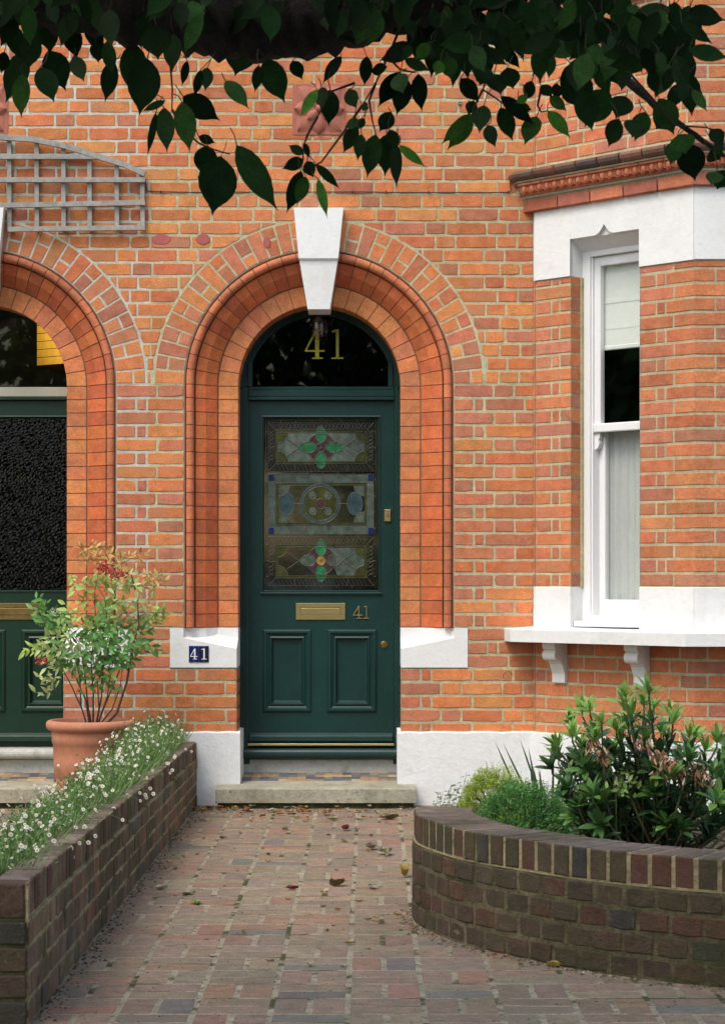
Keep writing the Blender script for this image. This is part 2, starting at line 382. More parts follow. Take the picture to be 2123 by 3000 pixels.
# ------------------------------------------------------------------ arch surrounds
def ring_pt(c, side, s, r, Y):
    "s<0 : left jamb from below, 0..1 the arch left to right, s>1 : right jamb, measured in metres below the springing"
    if s < 0: return (c - r, Y, ZS + s)
    if s > 1: return (c + r, Y, ZS - (s - 1))
    a = math.pi * (1 - s); return (c + r * math.cos(a), Y, ZS + r * math.sin(a))
def ring_segments(narch, gap):
    hj = ZS - ZB1; nj = 18; segs = []
    for i in range(nj): segs.append((-hj + hj * i / nj, -hj + hj * (i + 1) / nj))
    for i in range(narch): segs.append((i / narch, (i + 1) / narch))
    for i in range(nj): segs.append((1 + hj * i / nj, 1 + hj * (i + 1) / nj))
    return segs
def arch(hs, c, mj):
    def order(name, prof, narch, kind, gap, material, smooth=False, closed=True, groups=None):
        mb = MB()
        rm = sum(p[0] for p in prof) / len(prof)
        for (a, b) in ring_segments(narch, gap):
            inarch = 0 <= a < 1 and b <= 1.0001
            g = gap / (math.pi * rm) if inarch else gap
            a2, b2 = a + g / 2, b - g / 2
            dy = jit(.001); n = 3 if inarch else 1
            rows = [[ring_pt(c, 0, min(max(a2 + (b2 - a2) * t / n, -9), 9) if not inarch else a2 + (b2 - a2) * t / n, r, Y + dy) for (r, Y) in prof] for t in range(n + 1)]
            mb.sweep(rows, bcol(kind), 0, False)
        return mb.build(name, material, hs)
    order('arch_ring', [(R0, YD - .01), (R0, YIN + .002), (R0 + .003, YIN), (R1 - .008, YIN), (R1 - .006, YIN + .003), (R1 - .006, YIN + .03)], 20, 'inner', .005, M['gauged'])
    order('arch_facets', [(R1 + .001, YIN + .03), (R1 + .001, YIN - .005), (R1 + .003, YIN - .010), (RF, .062), (R2 - .006, .036), (R2 - .003, .04), (R2 - .003, .08)], 27, 'facet', .0045, M['gauged'])
    roll = [(R2 + .002, .06)]
    for t in range(9):
        a = math.pi * t / 8; roll.append(((R2 + R3) / 2 - .0225 * math.cos(a), .018 - .022 * math.sin(a)))
    roll.append((R3 - .003, .06))
    order('arch_roll', roll, 27, 'roll', .0035, M['gauged'])
    # backing behind the orders
    mb = MB(); n = 30
    prof = [(R0 + .0025, YD - .012), (R0 + .0025, YIN + .004), (R1 - .004, YIN + .004), (R1 - .002, .131), (RF, .068), (R2 - .004, .042), (R2, .05), (R3, .04), (R3, .004), (RG + .002, .0035)]
    hj = ZS - ZB1
    seq = [-hj, -1e-6] + [i / n for i in range(n + 1)] + [1 + 1e-6, 1 + hj]
    mb.sweep([[ring_pt(c, 0, s_, r, Y) for (r, Y) in prof] for s_ in seq], cap=False)
    mb.build('arch_joints', M['mortar_red'], hs)
    # outer voussoirs: one long then header and bat
    mb = MB(); n = 34
    fr = lambda u, v, w_: (c + v * math.cos(math.pi - u), w_, ZS + v * math.sin(math.pi - u))
    for i in range(n):
        a0, a1 = math.pi * i / n, math.pi * (i + 1) / n
        g = .0050
        cuts = [(RG + .002, R4 - .004)] if i % 2 == 0 else ([(RG + .002, RG + .062), (RG + .073, R4 - .004)] if (i // 2) % 2 else [(RG + .002, RG + .088), (RG + .099, R4 - .004)])
        for (p, q) in cuts:
            P = []
            for t in range(3): P.append((a0 + g / p + (a1 - a0 - 2 * g / p) * t / 2 + jit(.001), p))
            for t in range(3): P.append((a1 - g / q - (a1 - a0 - 2 * g / q) * t / 2 + jit(.001), q + jit(.001)))
            mb.brick(P, fr, jit(.001), .03, .0026, bcol('quoin' if rnd.random() < .4 else 'wall'))
    mb.build('arch_voussoirs', M['brick'], hs)
    mb = MB()
    for i in range(60):
        a0, a1 = math.pi * i / 60, math.pi * (i + 1) / 60
        mb.poly([fr(a0, RG, .002), fr(a0, R4 + .009, .002), fr(a1, R4 + .009, .002), fr(a1, RG, .002)])
    mb.build('arch_pointing', mj, hs)
    # keystone
    mb = MB()
    def ks(y, dy_):   # half width by height
        return dy_
    xa = lambda d: c + (d - 716) / 407.0
    zt = ZS + 1.0; pts = []
    z = lambda d, Y=0: EYE + (1700 - d * K) / 532.0
    zt, zm, zb = z(470), z(583), z(690) - .012
    w0, w1, w2 = .136, .104, .061
    yf = -.075
    # upper block with a sloped underside meeting the thinner tail
    V = [(c - w0, yf, zt), (c + w0, yf, zt), (c + w1 + .004, yf, zm), (c - w1 - .004, yf, zm),
         (c - w1, yf + .014, zm - .012), (c + w1, yf + .014, zm - .012), (c + w2, yf + .030, zb), (c - w2, yf + .030, zb),
         (c - w0, .2, zt), (c + w0, .2, zt), (c + w1, .2, zm), (c - w1, .2, zm), (c + w2, .2, zb), (c - w2, .2, zb)]
    mb.add(V, [(3, 2, 1, 0), (4, 5, 2, 3), (7, 6, 5, 4), (0, 1, 9, 8), (7, 13, 12, 6), (0, 8, 11, 3), (3, 11, 4), (4, 11, 13, 7), (2, 10, 9, 1), (5, 10, 2), (6, 12, 10, 5)])
    mb.build('keystone', M['white'], hs)
    # impost blocks with weathered slopes up to the recessed jamb
    for sgn in (-1, 1):
        mb = MB(); X = lambda r: c + sgn * r
        ro = RG + .075; z0, z1 = ZB0 + .004, ZB1 - .002; yf = -.004
        zl, zr = z1 - .055, z1 - .115
        # front: big lower part, left cheek, slope, recessed jamb faces painted white
        mb.poly([(X(ro), yf, z0), (X(R0), yf, z0), (X(R0), yf, zr), (X(RG), yf, zl), (X(RG), yf, z1), (X(ro), yf, z1)])
        # sloped top
        zs_ = lambda r, Y: (zl + (zr - zl) * (RG - r) / (RG - R0)) + Y * .42
        ya = {RG: .02, R2: .045, RF: .066, R1: YIN - .004, R0: YIN - .004}
        L_ = [RG, R2, RF, R1, R0]
        for p, q in zip(L_[:-1], L_[1:]):
            yp, yq = ya[p], ya[q]
            mb.poly([(X(p), yf, zs_(p, 0)), (X(q), yf, zs_(q, 0)), (X(q), yq, zs_(q, yq)), (X(p), yp, zs_(p, yp))])
            mb.poly([(X(p), yp, zs_(p, yp)), (X(q), yq, zs_(q, yq)), (X(q), yq, z1), (X(p), yp, z1)])
        mb.poly([(X(RG), yf, zl), (X(RG), ya[RG], zs_(RG, .02)), (X(RG), ya[RG], z1), (X(RG), yf, z1)])
        yq = ya[R0]
        mb.poly([(X(R0), yf, z0), (X(R0), YD, z0), (X(R0), YD, z1), (X(R0), yq, z1), (X(R0), yq, zs_(R0, yq)), (X(R0), yf, zr)])
        mb.poly([(X(ro), yf, z1), (X(RG), yf, z1), (X(RG), .03, z1), (X(ro), .03, z1)])
        mb.poly([(X(ro), yf, z0), (X(R0), yf, z0), (X(R0), .03, z0), (X(ro), .03, z0)])
        mb.poly([(X(ro), yf, z0), (X(ro), yf, z1), (X(ro), .03, z1), (X(ro), .03, z0)])
        mb.build('impost_block', M['white'], hs)
    # brick reveals below the imposts
    for sgn in (-1, 1):
        mb = MB(); X0 = c + sgn * (R0 + .001)
        for k in range(-5, 0):
            z0, z1 = zrow(k) + .005, zrow(k + 1) - .005
            for (p, q) in ((.034, .10), (.11, .21), (.22, YD)) if k % 2 else ((.034, .15), (.16, YD)):
                P = [(X0, p, z0), (X0, q, z0), (X0, q, z1), (X0, p, z1)]
                mb.poly(P, bcol('wall'))
            mb.poly([(X0 + sgn * .002, .0, z0 - .01), (X0 + sgn * .002, YD, z0 - .01), (X0 + sgn * .002, YD, z1 + .01), (X0 + sgn * .002, .0, z1 + .01)], (.42, .38, .27))
        mb.build('reveal', M['brick'], hs)
arch(house, CX, M['mortar']); arch(house2, CXL, M['mortar_grey'])

# ------------------------------------------------------------------ plinth
def plinth(hs, x0, x1, ra, rb):
    mb = MB(); zt = ZP + .008; yf = -.022
    n = max(2, int((x1 - x0) / .06)); top = []; 
    top = [(x0 + (x1 - x0) * i / n, zt + jit(.003)) for i in range(n + 1)]
    for i in range(n):
        (a, za), (b, zb) = top[i], top[i + 1]
        mb.poly([(a, yf, 0), (b, yf, 0), (b, yf, zb - .006), (a, yf, za - .006)])
        mb.poly([(a, yf, za - .006), (b, yf, zb - .006), (b, yf + .008, zb), (a, yf + .008, za)])
        mb.poly([(a, yf + .008, za), (b, yf + .008, zb), (b, .03, zb + .004), (a, .03, za + .004)])
    for x, on in ((x0, ra), (x1, rb)):
        if on: mb.poly([(x, yf, 0), (x, YD + .02, 0), (x, YD + .02, zt), (x, yf, zt - .006)])
        if on: mb.poly([(x, 0, zt), (x, YD, zt), (x + (.03 if x == x0 else -.03), YD, zt + .003), (x + (.03 if x == x0 else -.03), 0, zt + .003)])
    mb.build('plinth', M['render'], hs)
plinth(house, SPLIT, CX - R0 + .020, 0, 1); plinth(house, CX + R0 - .020, XBAY + .02, 1, 0)
plinth(house2, CXL + R0 - .020, SPLIT, 1, 0); plinth(house2, XL, CXL - R0 + .02, 0, 1)

# ------------------------------------------------------------------ bay
P0 = Vector((.915, -.03)); U = Vector((.70711, -.70711)); I_ = Vector((.70711, .70711)); UL = 1.065
def fc(u, v, w_): return (P0.x + U.x * u + I_.x * w_, P0.y + U.y * u + I_.y * w_, v)
CORN = P0 + U * UL
def ff(u, v, w_): return (CORN.x + u, CORN.y + w_, v)
UA, UB = .249, .715
ZW0, ZL0, ZL1 = 1.204, 2.886, 3.263; ZSL0, ZSL1 = .905, .975
def fret(u, v, w_):                               # small return against the wall
    return (XBAY + u * (P0.x - XBAY), -.03 * u + w_ * .9, v)
bb = MB(); bm_ = MB(); FR = 1.3
zc = [zrow(k) for k in range(-5, 60)]
def bay_rows(z0, z1, full):
    global bb
    bb = MB(); bl = MB()
    for k in range(-5, 58):
        a, b = zrow(k), zrow(k + 1)
        if b <= z0 + .02 or a >= z1 - .02: continue
        a = max(a, z0); b = min(b, z1)
        if (b - a) < .03: continue
        cc = bcol('bay')
        if full:
            lay(bb, None, .004, UL, a, b, k, f=fc, kind='bay', last=cc, j=.001)
        else:
            lay(bl, None, .004, UA, a, b, k + 1, f=fc, kind='bay', special=True, j=.001)
            lay(bb, None, UB, UL, a, b, k, f=fc, kind='bay', special=True, last=cc, j=.001)
            for (s0, s1) in (((.006, .095),) if k % 2 else ((.03, .095),)):       # brick reveals
                for (uu, sg) in ((UA, 1), (UB, -1)):
                    g = lambda u, v, w_, uu=uu, sg=sg: fc(uu + sg * w_ * 1, v, u)
                    (bl if uu == UA else bb).poly([fc(uu + sg * .001, a + .005, .004), fc(uu + sg * .001, a + .005, s1), fc(uu + sg * .001, b - .005, s1), fc(uu + sg * .001, b - .005, .004)], bcol('bay'))
        lay(bb, None, 0, FR, a, b, k, f=ff, kind='bay', first=cc, j=.001, special=not full)
        P = [fret(0, a + .005, 0), fret(1, a + .005, 0), fret(1, b - .005, 0), fret(0, b - .005, 0)]
        (bb if full else bl).poly(P, bcol('bay'))
    for (f_, u0, u1) in ([(fc, 0, UL)] if full else [(fc, 0, UA), (fc, UB, UL)]) + [(ff, 0, FR)]:
        mortar_strip(bm_, u0, u1, z0, z1, f_)
    mortar_strip(bm_, 0, 1, z0, z1, fret)
    bb.build('bay_wall', M['brick'], house)
    if bl.f: bl.build('window_pier', M['brick'], house)
bay_rows(ZP, ZSL0 + .03, True); bay_rows(ZW0, ZL0, False); bay_rows(3.47, ZTOP, True)
for uu, sg in ((UA, -1), (UB, 1)):
    bm_.poly([fc(uu + sg * .001, ZW0, 0), fc(uu + sg * .001, ZW0, .11), fc(uu + sg * .001, ZL0, .11), fc(uu + sg * .001, ZL0, 0)])
bm_.build('bay_pointing', M['mortar'], house)
# bay plinth
mb = MB()
o_ = lambda e: [(XBAY - .02, -.022), tuple(P0 + Vector((-.7, -.7)) * e * 1.3 + Vector((-.0, 0))), (CORN.x - .414 * e, CORN.y - e), (CORN.x + FR, CORN.y - e)]
pl = o_(.02); zt = ZP + .006
for p, q in zip(pl[:-1], pl[1:]):
    n = 8
    for i in range(n):
        a = (p[0] + (q[0] - p[0]) * i / n, p[1] + (q[1] - p[1]) * i / n); b = (p[0] + (q[0] - p[0]) * (i + 1) / n, p[1] + (q[1] - p[1]) * (i + 1) / n)
        mb.poly([(a[0], a[1], 0), (b[0], b[1], 0), (b[0], b[1], zt), (a[0], a[1], zt)])
        mb.poly([(a[0], a[1], zt), (b[0], b[1], zt), (b[0] + .02, b[1] + .03, zt + .005), (a[0] + .02, a[1] + .03, zt + .005)])
mb.build('plinth', M['render'], house)
# white blocks beside the window foot and the lintel
for (u0, u1) in ((0.0, UA), (UB, UL)):
    mb = MB(); mb.box(u0, u1, -.006, .14, ZSL1 - .002, ZW0, f=fc, bev=.003)
    if u0 == 0: mb.poly([fret(0, ZSL1, -.006), fret(1, ZSL1, -.006), fret(1, ZW0, -.006), fret(0, ZW0, -.006)])
    mb.build('window_foot_block', M['white'], house)
mb = MB(); mb.box(0.0, FR, -.006, .1, ZSL1 - .002, ZW0, f=ff, bev=.003); mb.build('window_foot_block', M['white'], house)
ZO = 3.085                                         # head of the opening
mb = MB()
LP = [(0, ZL0), (UA, ZL0), (UA, ZO)]
um = (UA + UB) / 2
for t in range(-8, 9):                            # ogee nick in the head
    s_ = t / 8.0; LP.append((um + s_ * .07, ZO + .055 * (1 - abs(s_)) ** 2.2))
LP += [(UB, ZO), (UB, ZL0), (UL, ZL0), (UL, ZL1), (0, ZL1)]
n = len(LP)
V = [fc(u, v, -.007) for u, v in LP] + [fc(u, v, .016) for u, v in LP]
mb.add(V, [tuple(range(n))] + [(n + i, n + (i + 1) % n, (i + 1) % n, i) for i in range(n)])
mb.poly([fc(UA, ZO - .0, .016), fc(UB, ZO, .016), fc(UB, ZO + .06, .016), fc(UA, ZO + .06, .016)])
# splayed head inside
mb.poly([fc(UA, ZO, .0165), fc(UB, ZO, .0165), fc(UB, ZO - .012, .03), fc(UA, ZO - .012, .03)])
mb.poly([fc(UA, ZO - .012, .03), fc(UB, ZO - .012, .03), fc(UB, ZO - .06, .10), fc(UA, ZO - .06, .10)])
for uu in (UA, UB): mb.poly([fc(uu, ZL0, -.006), fc(uu, ZL0, .11), fc(uu, ZO, .11), fc(uu, ZO, -.006)])
mb.poly([fret(0, ZL0, -.007), fret(1, ZL0, -.007), fret(1, ZL1, -.007), fret(0, ZL1, -.007)])
mb.build('lintel', M['white'], house)
mb = MB(); mb.box(0.0, FR, -.007, .1, ZL0, ZL1, f=ff, bev=.003); mb.build('lintel', M['white'], house)
# slab sill with brackets
mb = MB(); e = .18
out = [(.746, 0), (.769, -.138), (CORN.x - .414 * e, CORN.y - e), (CORN.x + FR, CORN.y - e)]
inn = [(.93, .02), (.94, -.02), (CORN.x + .1, CORN.y + .2), (CORN.x + FR, CORN.y + .2)]
for i in range(3):
    a, b, c2, d2 = out[i], out[i + 1], inn[i + 1], inn[i]
    k_ = .004
    mb.poly([(a[0], a[1], ZSL0), (b[0], b[1], ZSL0), (b[0], b[1], ZSL1 - k_), (a[0], a[1], ZSL1 - k_)])
    mb.poly([(a[0], a[1], ZSL1 - k_), (b[0], b[1], ZSL1 - k_), (b[0] + .004, b[1] + .004, ZSL1), (a[0] + .004, a[1] + .004, ZSL1)])
    mb.poly([(a[0] + .004, a[1] + .004, ZSL1), (b[0] + .004, b[1] + .004, ZSL1), (c2[0], c2[1], ZSL1 + .012), (d2[0], d2[1], ZSL1 + .012)])
    mb.poly([(a[0], a[1], ZSL0), (b[0], b[1], ZSL0), (c2[0], c2[1], ZSL0), (d2[0], d2[1], ZSL0)])
mb.build('window_slab', M['white'], house)
def bracket(u0, u1):
    mb = MB(); h = ZSL0; pr = .105
    prof = [(0, h), (pr, h), (pr, h - .028), (pr - .006, h - .030), (pr - .006, h - .036)]
    for t in range(9):
        a = R(75) - R(190) * t / 8; prof.append((pr - .026 + .028 * math.cos(a), h - .070 + .030 * math.sin(a)))
    prof += [(.052, h - .102), (.052, h - .112), (.044, h - .118)]
    for t in range(7):
        a = R(90) * t / 6; prof.append((.022 + .024 * (1 - math.sin(a)) ** 1.0, h - .120 - .055 * math.sin(a * .9)))
    prof += [(.022, h - .22), (0, h - .228)]
    V = [fc(u0, v, -p) for p, v in prof] + [fc(u1, v, -p) for p, v in prof]; n = len(prof)
    mb.add(V, [tuple(range(n)), tuple(range(2 * n - 1, n - 1, -1))] + [(i, (i + 1) % n, n + (i + 1) % n, n + i) for i in range(n)])
    mb.build('bracket', M['white'], house)
bracket(.137, .225); bracket(.692, .78)
mbx = MB()
# cornice: runs of (z0, z1, projection), ends returned on the wall
def run_path(e, xe):
    "outline of a moulding projecting e, starting on the wall at xe"
    kx = P0.x + P0.y - 1.41421 * e               # X + Y on the offset line
    return [(xe, 0.0), (xe + .012, kx - (xe + .012)) if kx - (xe + .012) < 0 else (kx, 0), (CORN.x - .414 * e, CORN.y - e), (CORN.x + FR, CORN.y - e)]
cor = MB()
def band(prof, xe_f, seg, kind_cols, gap=.009, m=0):
    "prof: [(e, z)...]; seg: brick length"
    paths = [run_path(e_, xe_f(e_)) for e_, z_ in prof]
    for i in range(3):
        La = math.dist(paths[0][i], paths[0][i + 1]); n = max(1, round(La / seg))
        for k in range(n):
            g = gap / max(La, .01) / 2
            t0, t1 = k / n + (g if k else 0), (k + 1) / n - (g if k < n - 1 else 0)
            rows = []
            for t in (t0, t1):
                rows.append([(pp[i][0] + (pp[i + 1][0] - pp[i][0]) * t, pp[i][1] + (pp[i + 1][1] - pp[i][1]) * t, z_) for pp, (e_, z_) in zip(paths, prof)])
            c = rnd.choice(kind_cols); kk = 1 + jit(.15)
            cor.sweep(rows, tuple(q * kk for q in c), m, False)
reds = [(.42, .13, .07), (.50, .17, .09), (.36, .12, .08)]; darks = [(.13, .085, .065), (.17, .10, .08), (.09, .075, .07), (.20, .10, .075)]
xf = lambda e_: .885 - max(0, e_) * .95
band([(-.0, ZL1 - .002), (.032, ZL1), (.036, ZL1 + .004), (.036, ZL1 + .066), (.0, ZL1 + .068)], xf, .2, reds)
band([(0, ZL1 + .071), (.046, ZL1 + .072), (.048, ZL1 + .082), (.0, ZL1 + .083)], xf, 3, [(.36, .32, .22)])
band([(0, ZL1 + .085), (.052, ZL1 + .086), (.056, ZL1 + .095), (.062, ZL1 + .12), (.072, ZL1 + .135), (.085, ZL1 + .14), (.085, ZL1 + .15), (0, ZL1 + .151)], xf, .16, reds)
band([(0, ZL1 + .153), (.09, ZL1 + .154), (.092, ZL1 + .162), (0, ZL1 + .163)], xf, 3, [(.36, .32, .22)])
band([(0, ZL1 + .165), (.098, ZL1 + .166), (.118, ZL1 + .180), (.125, ZL1 + .196), (.120, ZL1 + .210), (.10, ZL1 + .217), (-.02, ZL1 + .235)], xf, .13, darks)
band([(0, ZL1 + .02), (.02, ZL1 + .03), (.084, ZL1 + .16), (.1, ZL1 + .205), (0, ZL1 + .21)], xf, 3, [(.30, .26, .17)])
cor_o = cor.build('cornice', M['gauged'], house)
# egg and dart on the cornice
eg = MB()
def egg(px, py, z, nx, ny):
    tx, ty = -ny, nx
    for i in range(6):
        for j_ in range(8):
            q = []
            for (a, b) in ((i, j_), (i + 1, j_), (i + 1, j_ + 1), (i, j_ + 1)):
                th = math.pi * a / 6; ph = math.pi * b / 8
                lx = .016 * math.sin(th) * math.cos(ph); ln = .016 * math.sin(th) * math.sin(ph); lz = .022 * math.cos(th)
                q.append((px + tx * lx + nx * ln, py + ty * lx + ny * ln, z + lz))
            eg.poly(q, (.50, .17, .085), 0, True)
    for s_ in (-1, 1):
        pts = []
        for t in range(7):
            a = R(-80) + R(160) * t / 6
            pts.append((px + tx * s_ * .021 * math.cos(a) + nx * .006, py + ty * s_ * .021 * math.cos(a) + ny * .006, z + .024 * math.sin(a)))
        eg.tube(pts, .003, 4, (.42, .13, .065))
    eg.box(px + tx * .026 - .003 + nx * .004, px + tx * .026 + .003 + nx * .004, py + ty * .026 - .003 + ny * .004, py + ty * .026 + .003 + ny * .004, z - .015, z + .02, (.46, .15, .08))
ep = run_path(.068, xf(.068))
for i, nrm in ((1, (-.7071, -.7071)), (2, (0, -1))):
    L_ = math.dist(ep[i], ep[i + 1]); n = int(L_ / .052)
    for k in range(n):
        t = (k + .5) / n; egg(ep[i][0] + (ep[i + 1][0] - ep[i][0]) * t, ep[i][1] + (ep[i + 1][1] - ep[i][1]) * t, ZL1 + .117, *nrm)
eg.build('egg_moulding', M['gauged'], cor_o)
# upper band
cor = MB(); zz = 4.30
band([(0, zz - .002), (.03, zz), (.034, zz + .06), (.05, zz + .075), (.07, zz + .12), (.0, zz + .13)], lambda e_: .885 - e_, .2, reds)
cor.build('string_course', M['gauged'], house)

# ------------------------------------------------------------------ bay window
win = MB()
win.box(UA - .02, UA + .052, .10, .20, ZSL1, ZO - .02, f=fc, bev=.003)
win.box(UB - .052, UB + .02, .10, .20, ZSL1, ZO - .02, f=fc, bev=.003)
win.box(UA + .052, UB - .052, .10, .20, ZO - .09, ZO - .03, f=fc, bev=.003)
win.box(UA + .052, UA + .062, .112, .2, ZSL1, ZO - .09, f=fc, bev=.002)
win.box(UA - .02, UB + .02, .085, .098, ZSL1 + .012, ZO - .03, f=fc) if False else None
win.box(UA + .004, UB - .004, .02, .24, ZSL1 + .014, ZSL1 + .045, f=fc, bev=.004)
win.box(UA + .03, UB - .03, .07, .24, ZSL1 + .045, ZSL1 + .075, f=fc, bev=.004)
wo = win.build('window', M['joinery'], house)
ZM = 2.06
us0, us1 = UA + .062, UB - .056
def sash(name, z0, z1, w0, bot, top, zmid=None):
    mb = MB(); st = .042
    mb.box(us0, us0 + st, w0, w0 + .035, z0, z1, f=fc, bev=.003); mb.box(us1 - st, us1, w0, w0 + .035, z0, z1, f=fc, bev=.003)
    mb.box(us0 + st, us1 - st, w0, w0 + .035, z0, z0 + bot, f=fc, bev=.003); mb.box(us0 + st, us1 - st, w0, w0 + .035, z1 - top, z1, f=fc, bev=.003)
    o = mb.build(name, M['joinery'], wo); return o
s1 = sash('upper_sash', ZM - .02, ZO - .092, .125, .045, .05); s2 = sash('lower_sash', ZSL1 + .075, ZM + .02, .165, .085, .03)
mb = MB()                                          # sash horn
hp = [(0, 0), (.036, 0), (.036, -.02), (.026, -.035), (.032, -.055), (.022, -.08), (.006, -.088), (0, -.088)]
V = [fc(us0 + .001 + a, ZM - .022 + b, .127) for a, b in hp] + [fc(us0 + .001 + a, ZM - .022 + b, .157) for a, b in hp]; n = len(hp)
mb.add(V, [tuple(range(n)), tuple(range(2 * n - 1, n - 1, -1))] + [(i, (i + 1) % n, n + (i + 1) % n, n + i) for i in range(n)])
mb.box(us0 + .0, us1, .112, .160, ZM - .020, ZM + .028, f=fc, bev=.006)
mb.build('meeting_rail', M['joinery'], wo)
mb = MB(); mb.poly([fc(us0 + .04, ZM, .143), fc(us1 - .04, ZM, .143), fc(us1 - .04, ZO - .13, .143), fc(us0 + .04, ZO - .13, .143)])
mb.poly([fc(us0 + .04, ZSL1 + .15, .183), fc(us1 - .04, ZSL1 + .15, .183), fc(us1 - .04, ZM, .183), fc(us0 + .04, ZM, .183)])
mb.build('pane', M['pane'], wo)
mb = MB(); zb_ = 2.50
mb.box(us0 + .0, us1 + .04, .168, .172, zb_, 3.05, f=fc); mb.box(us0 + .0, us1 + .04, .164, .180, zb_ - .012, zb_ + .012, f=fc, bev=.004)
mb.box(us0 + .0, us1 + .04, .1655, .1675, 2.74, 2.76, f=fc); mb.box(us0, us1 + .04, .1665, .1675, 2.60, 2.62, f=fc); mb.build('blind', M['blind'], wo)
mb = MB(); n = 60
for i in range(n):
    u0, u1 = us0 - .02 + (us1 - us0 + .2) * i / n, us0 - .02 + (us1 - us0 + .2) * (i + 1) / n
    y_ = lambda u: .212 + .006 * math.sin(u * 90) + .003 * math.sin(u * 211)
    mb.poly([fc(u0, 1.0, y_(u0)), fc(u1, 1.0, y_(u1)), fc(u1, ZM + .005, y_(u1)), fc(u0, ZM + .005, y_(u0))], smooth=True)
mb.build('curtain', M['lace'], wo)
mb = MB()                                          # putty bead of mortar beside the frame
mb.box(UA - .001, UA + .011, .080, .11, ZW0, ZL0, f=fc); mb.build('sealant', M['mortar'], wo)

# ------------------------------------------------------------------ interiors (dim rooms behind the glass)
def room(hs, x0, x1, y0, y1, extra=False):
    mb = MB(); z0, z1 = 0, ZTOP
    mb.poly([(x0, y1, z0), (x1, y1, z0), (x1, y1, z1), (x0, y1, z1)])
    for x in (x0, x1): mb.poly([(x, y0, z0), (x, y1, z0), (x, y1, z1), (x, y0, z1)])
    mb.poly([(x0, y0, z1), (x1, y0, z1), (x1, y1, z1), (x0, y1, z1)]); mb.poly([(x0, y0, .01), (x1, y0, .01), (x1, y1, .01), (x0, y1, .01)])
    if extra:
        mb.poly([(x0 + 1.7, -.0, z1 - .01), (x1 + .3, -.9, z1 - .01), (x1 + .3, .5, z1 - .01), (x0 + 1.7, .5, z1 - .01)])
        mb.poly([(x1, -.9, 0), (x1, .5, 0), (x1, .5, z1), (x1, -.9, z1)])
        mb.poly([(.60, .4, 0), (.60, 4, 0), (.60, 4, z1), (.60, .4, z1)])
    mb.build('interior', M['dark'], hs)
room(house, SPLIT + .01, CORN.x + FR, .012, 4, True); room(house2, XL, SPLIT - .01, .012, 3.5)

# ------------------------------------------------------------------ doors
def digits(mb, s4, s1, f, y0, y1, c=(1, 1, 1), slim=False):
    "s4, s1: (x, z, width, height) boxes of the two figures"
    def q(P, box):
        x, z, w_, h = box; mb.brick([(x + a * w_, z + b * h) for a, b in P], f, y0, y1 - y0, .0002, c, back=True)
    t = .20 if not slim else .10
    a, b = .62 - t / 2, .62 + t / 2
    if s4:
        q([(.36, 0), (.92, 0), (.92, .05), (.36, .05)], s4); q([(a, .05), (b, .05), (b, .24), (a, .24)], s4)
        q([(0, .24), (1, .24), (1, .30), (0, .30)], s4); q([(a, .30), (b, .30), (b, 1), (a, .98)], s4); q([(0, .30), (.09, .30), (a, .82), (a, .98)], s4)
    a, b = .52 - t / 2, .52 + t / 2
    if s1:
        q([(.12, 0), (.92, 0), (.92, .05), (.12, .05)], s1); q([(a, .05), (b, .05), (b, 1), (a, 1)], s1); q([(.14, .88), (a, .92), (a, 1), (.14, .94)], s1)
YF = .315                                          # face of the door
def frame_bead(mb, x0, x1, z0, z1, wd, ya, yb, bev=.004):
    mb.box(x0, x0 + wd, ya, yb, z0, z1, bev=bev); mb.box(x1 - wd, x1, ya, yb, z0, z1, bev=bev)
    mb.box(x0 + wd, x1 - wd, ya, yb, z0, z0 + wd, bev=bev); mb.box(x0 + wd, x1 - wd, ya, yb, z1 - wd, z1, bev=bev)
def moulding(mb, x0, x1, z0, z1, steps):
    "mitred picture-frame moulding, steps = [(inset, y)...]"
    for (i0, ya), (i1, yb) in zip(steps[:-1], steps[1:]):
        A = [(x0 + i0, z0 + i0), (x1 - i0, z0 + i0), (x1 - i0, z1 - i0), (x0 + i0, z1 - i0)]
        Bq = [(x0 + i1, z0 + i1), (x1 - i1, z0 + i1), (x1 - i1, z1 - i1), (x0 + i1, z1 - i1)]
        for k in range(4):
            j_ = (k + 1) % 4
            mb.poly([(A[k][0], ya, A[k][1]), (A[j_][0], ya, A[j_][1]), (Bq[j_][0], yb, Bq[j_][1]), (Bq[k][0], yb, Bq[k][1])])
PM = [(0, YF), (.002, YF - .006), (.010, YF - .013), (.020, YF - .013), (.028, YF - .004), (.036, YF + .002), (.040, YF - .002), (.048, YF - .006), (.055, YF + .004), (.060, YF + .016), (.066, YF + .018)]
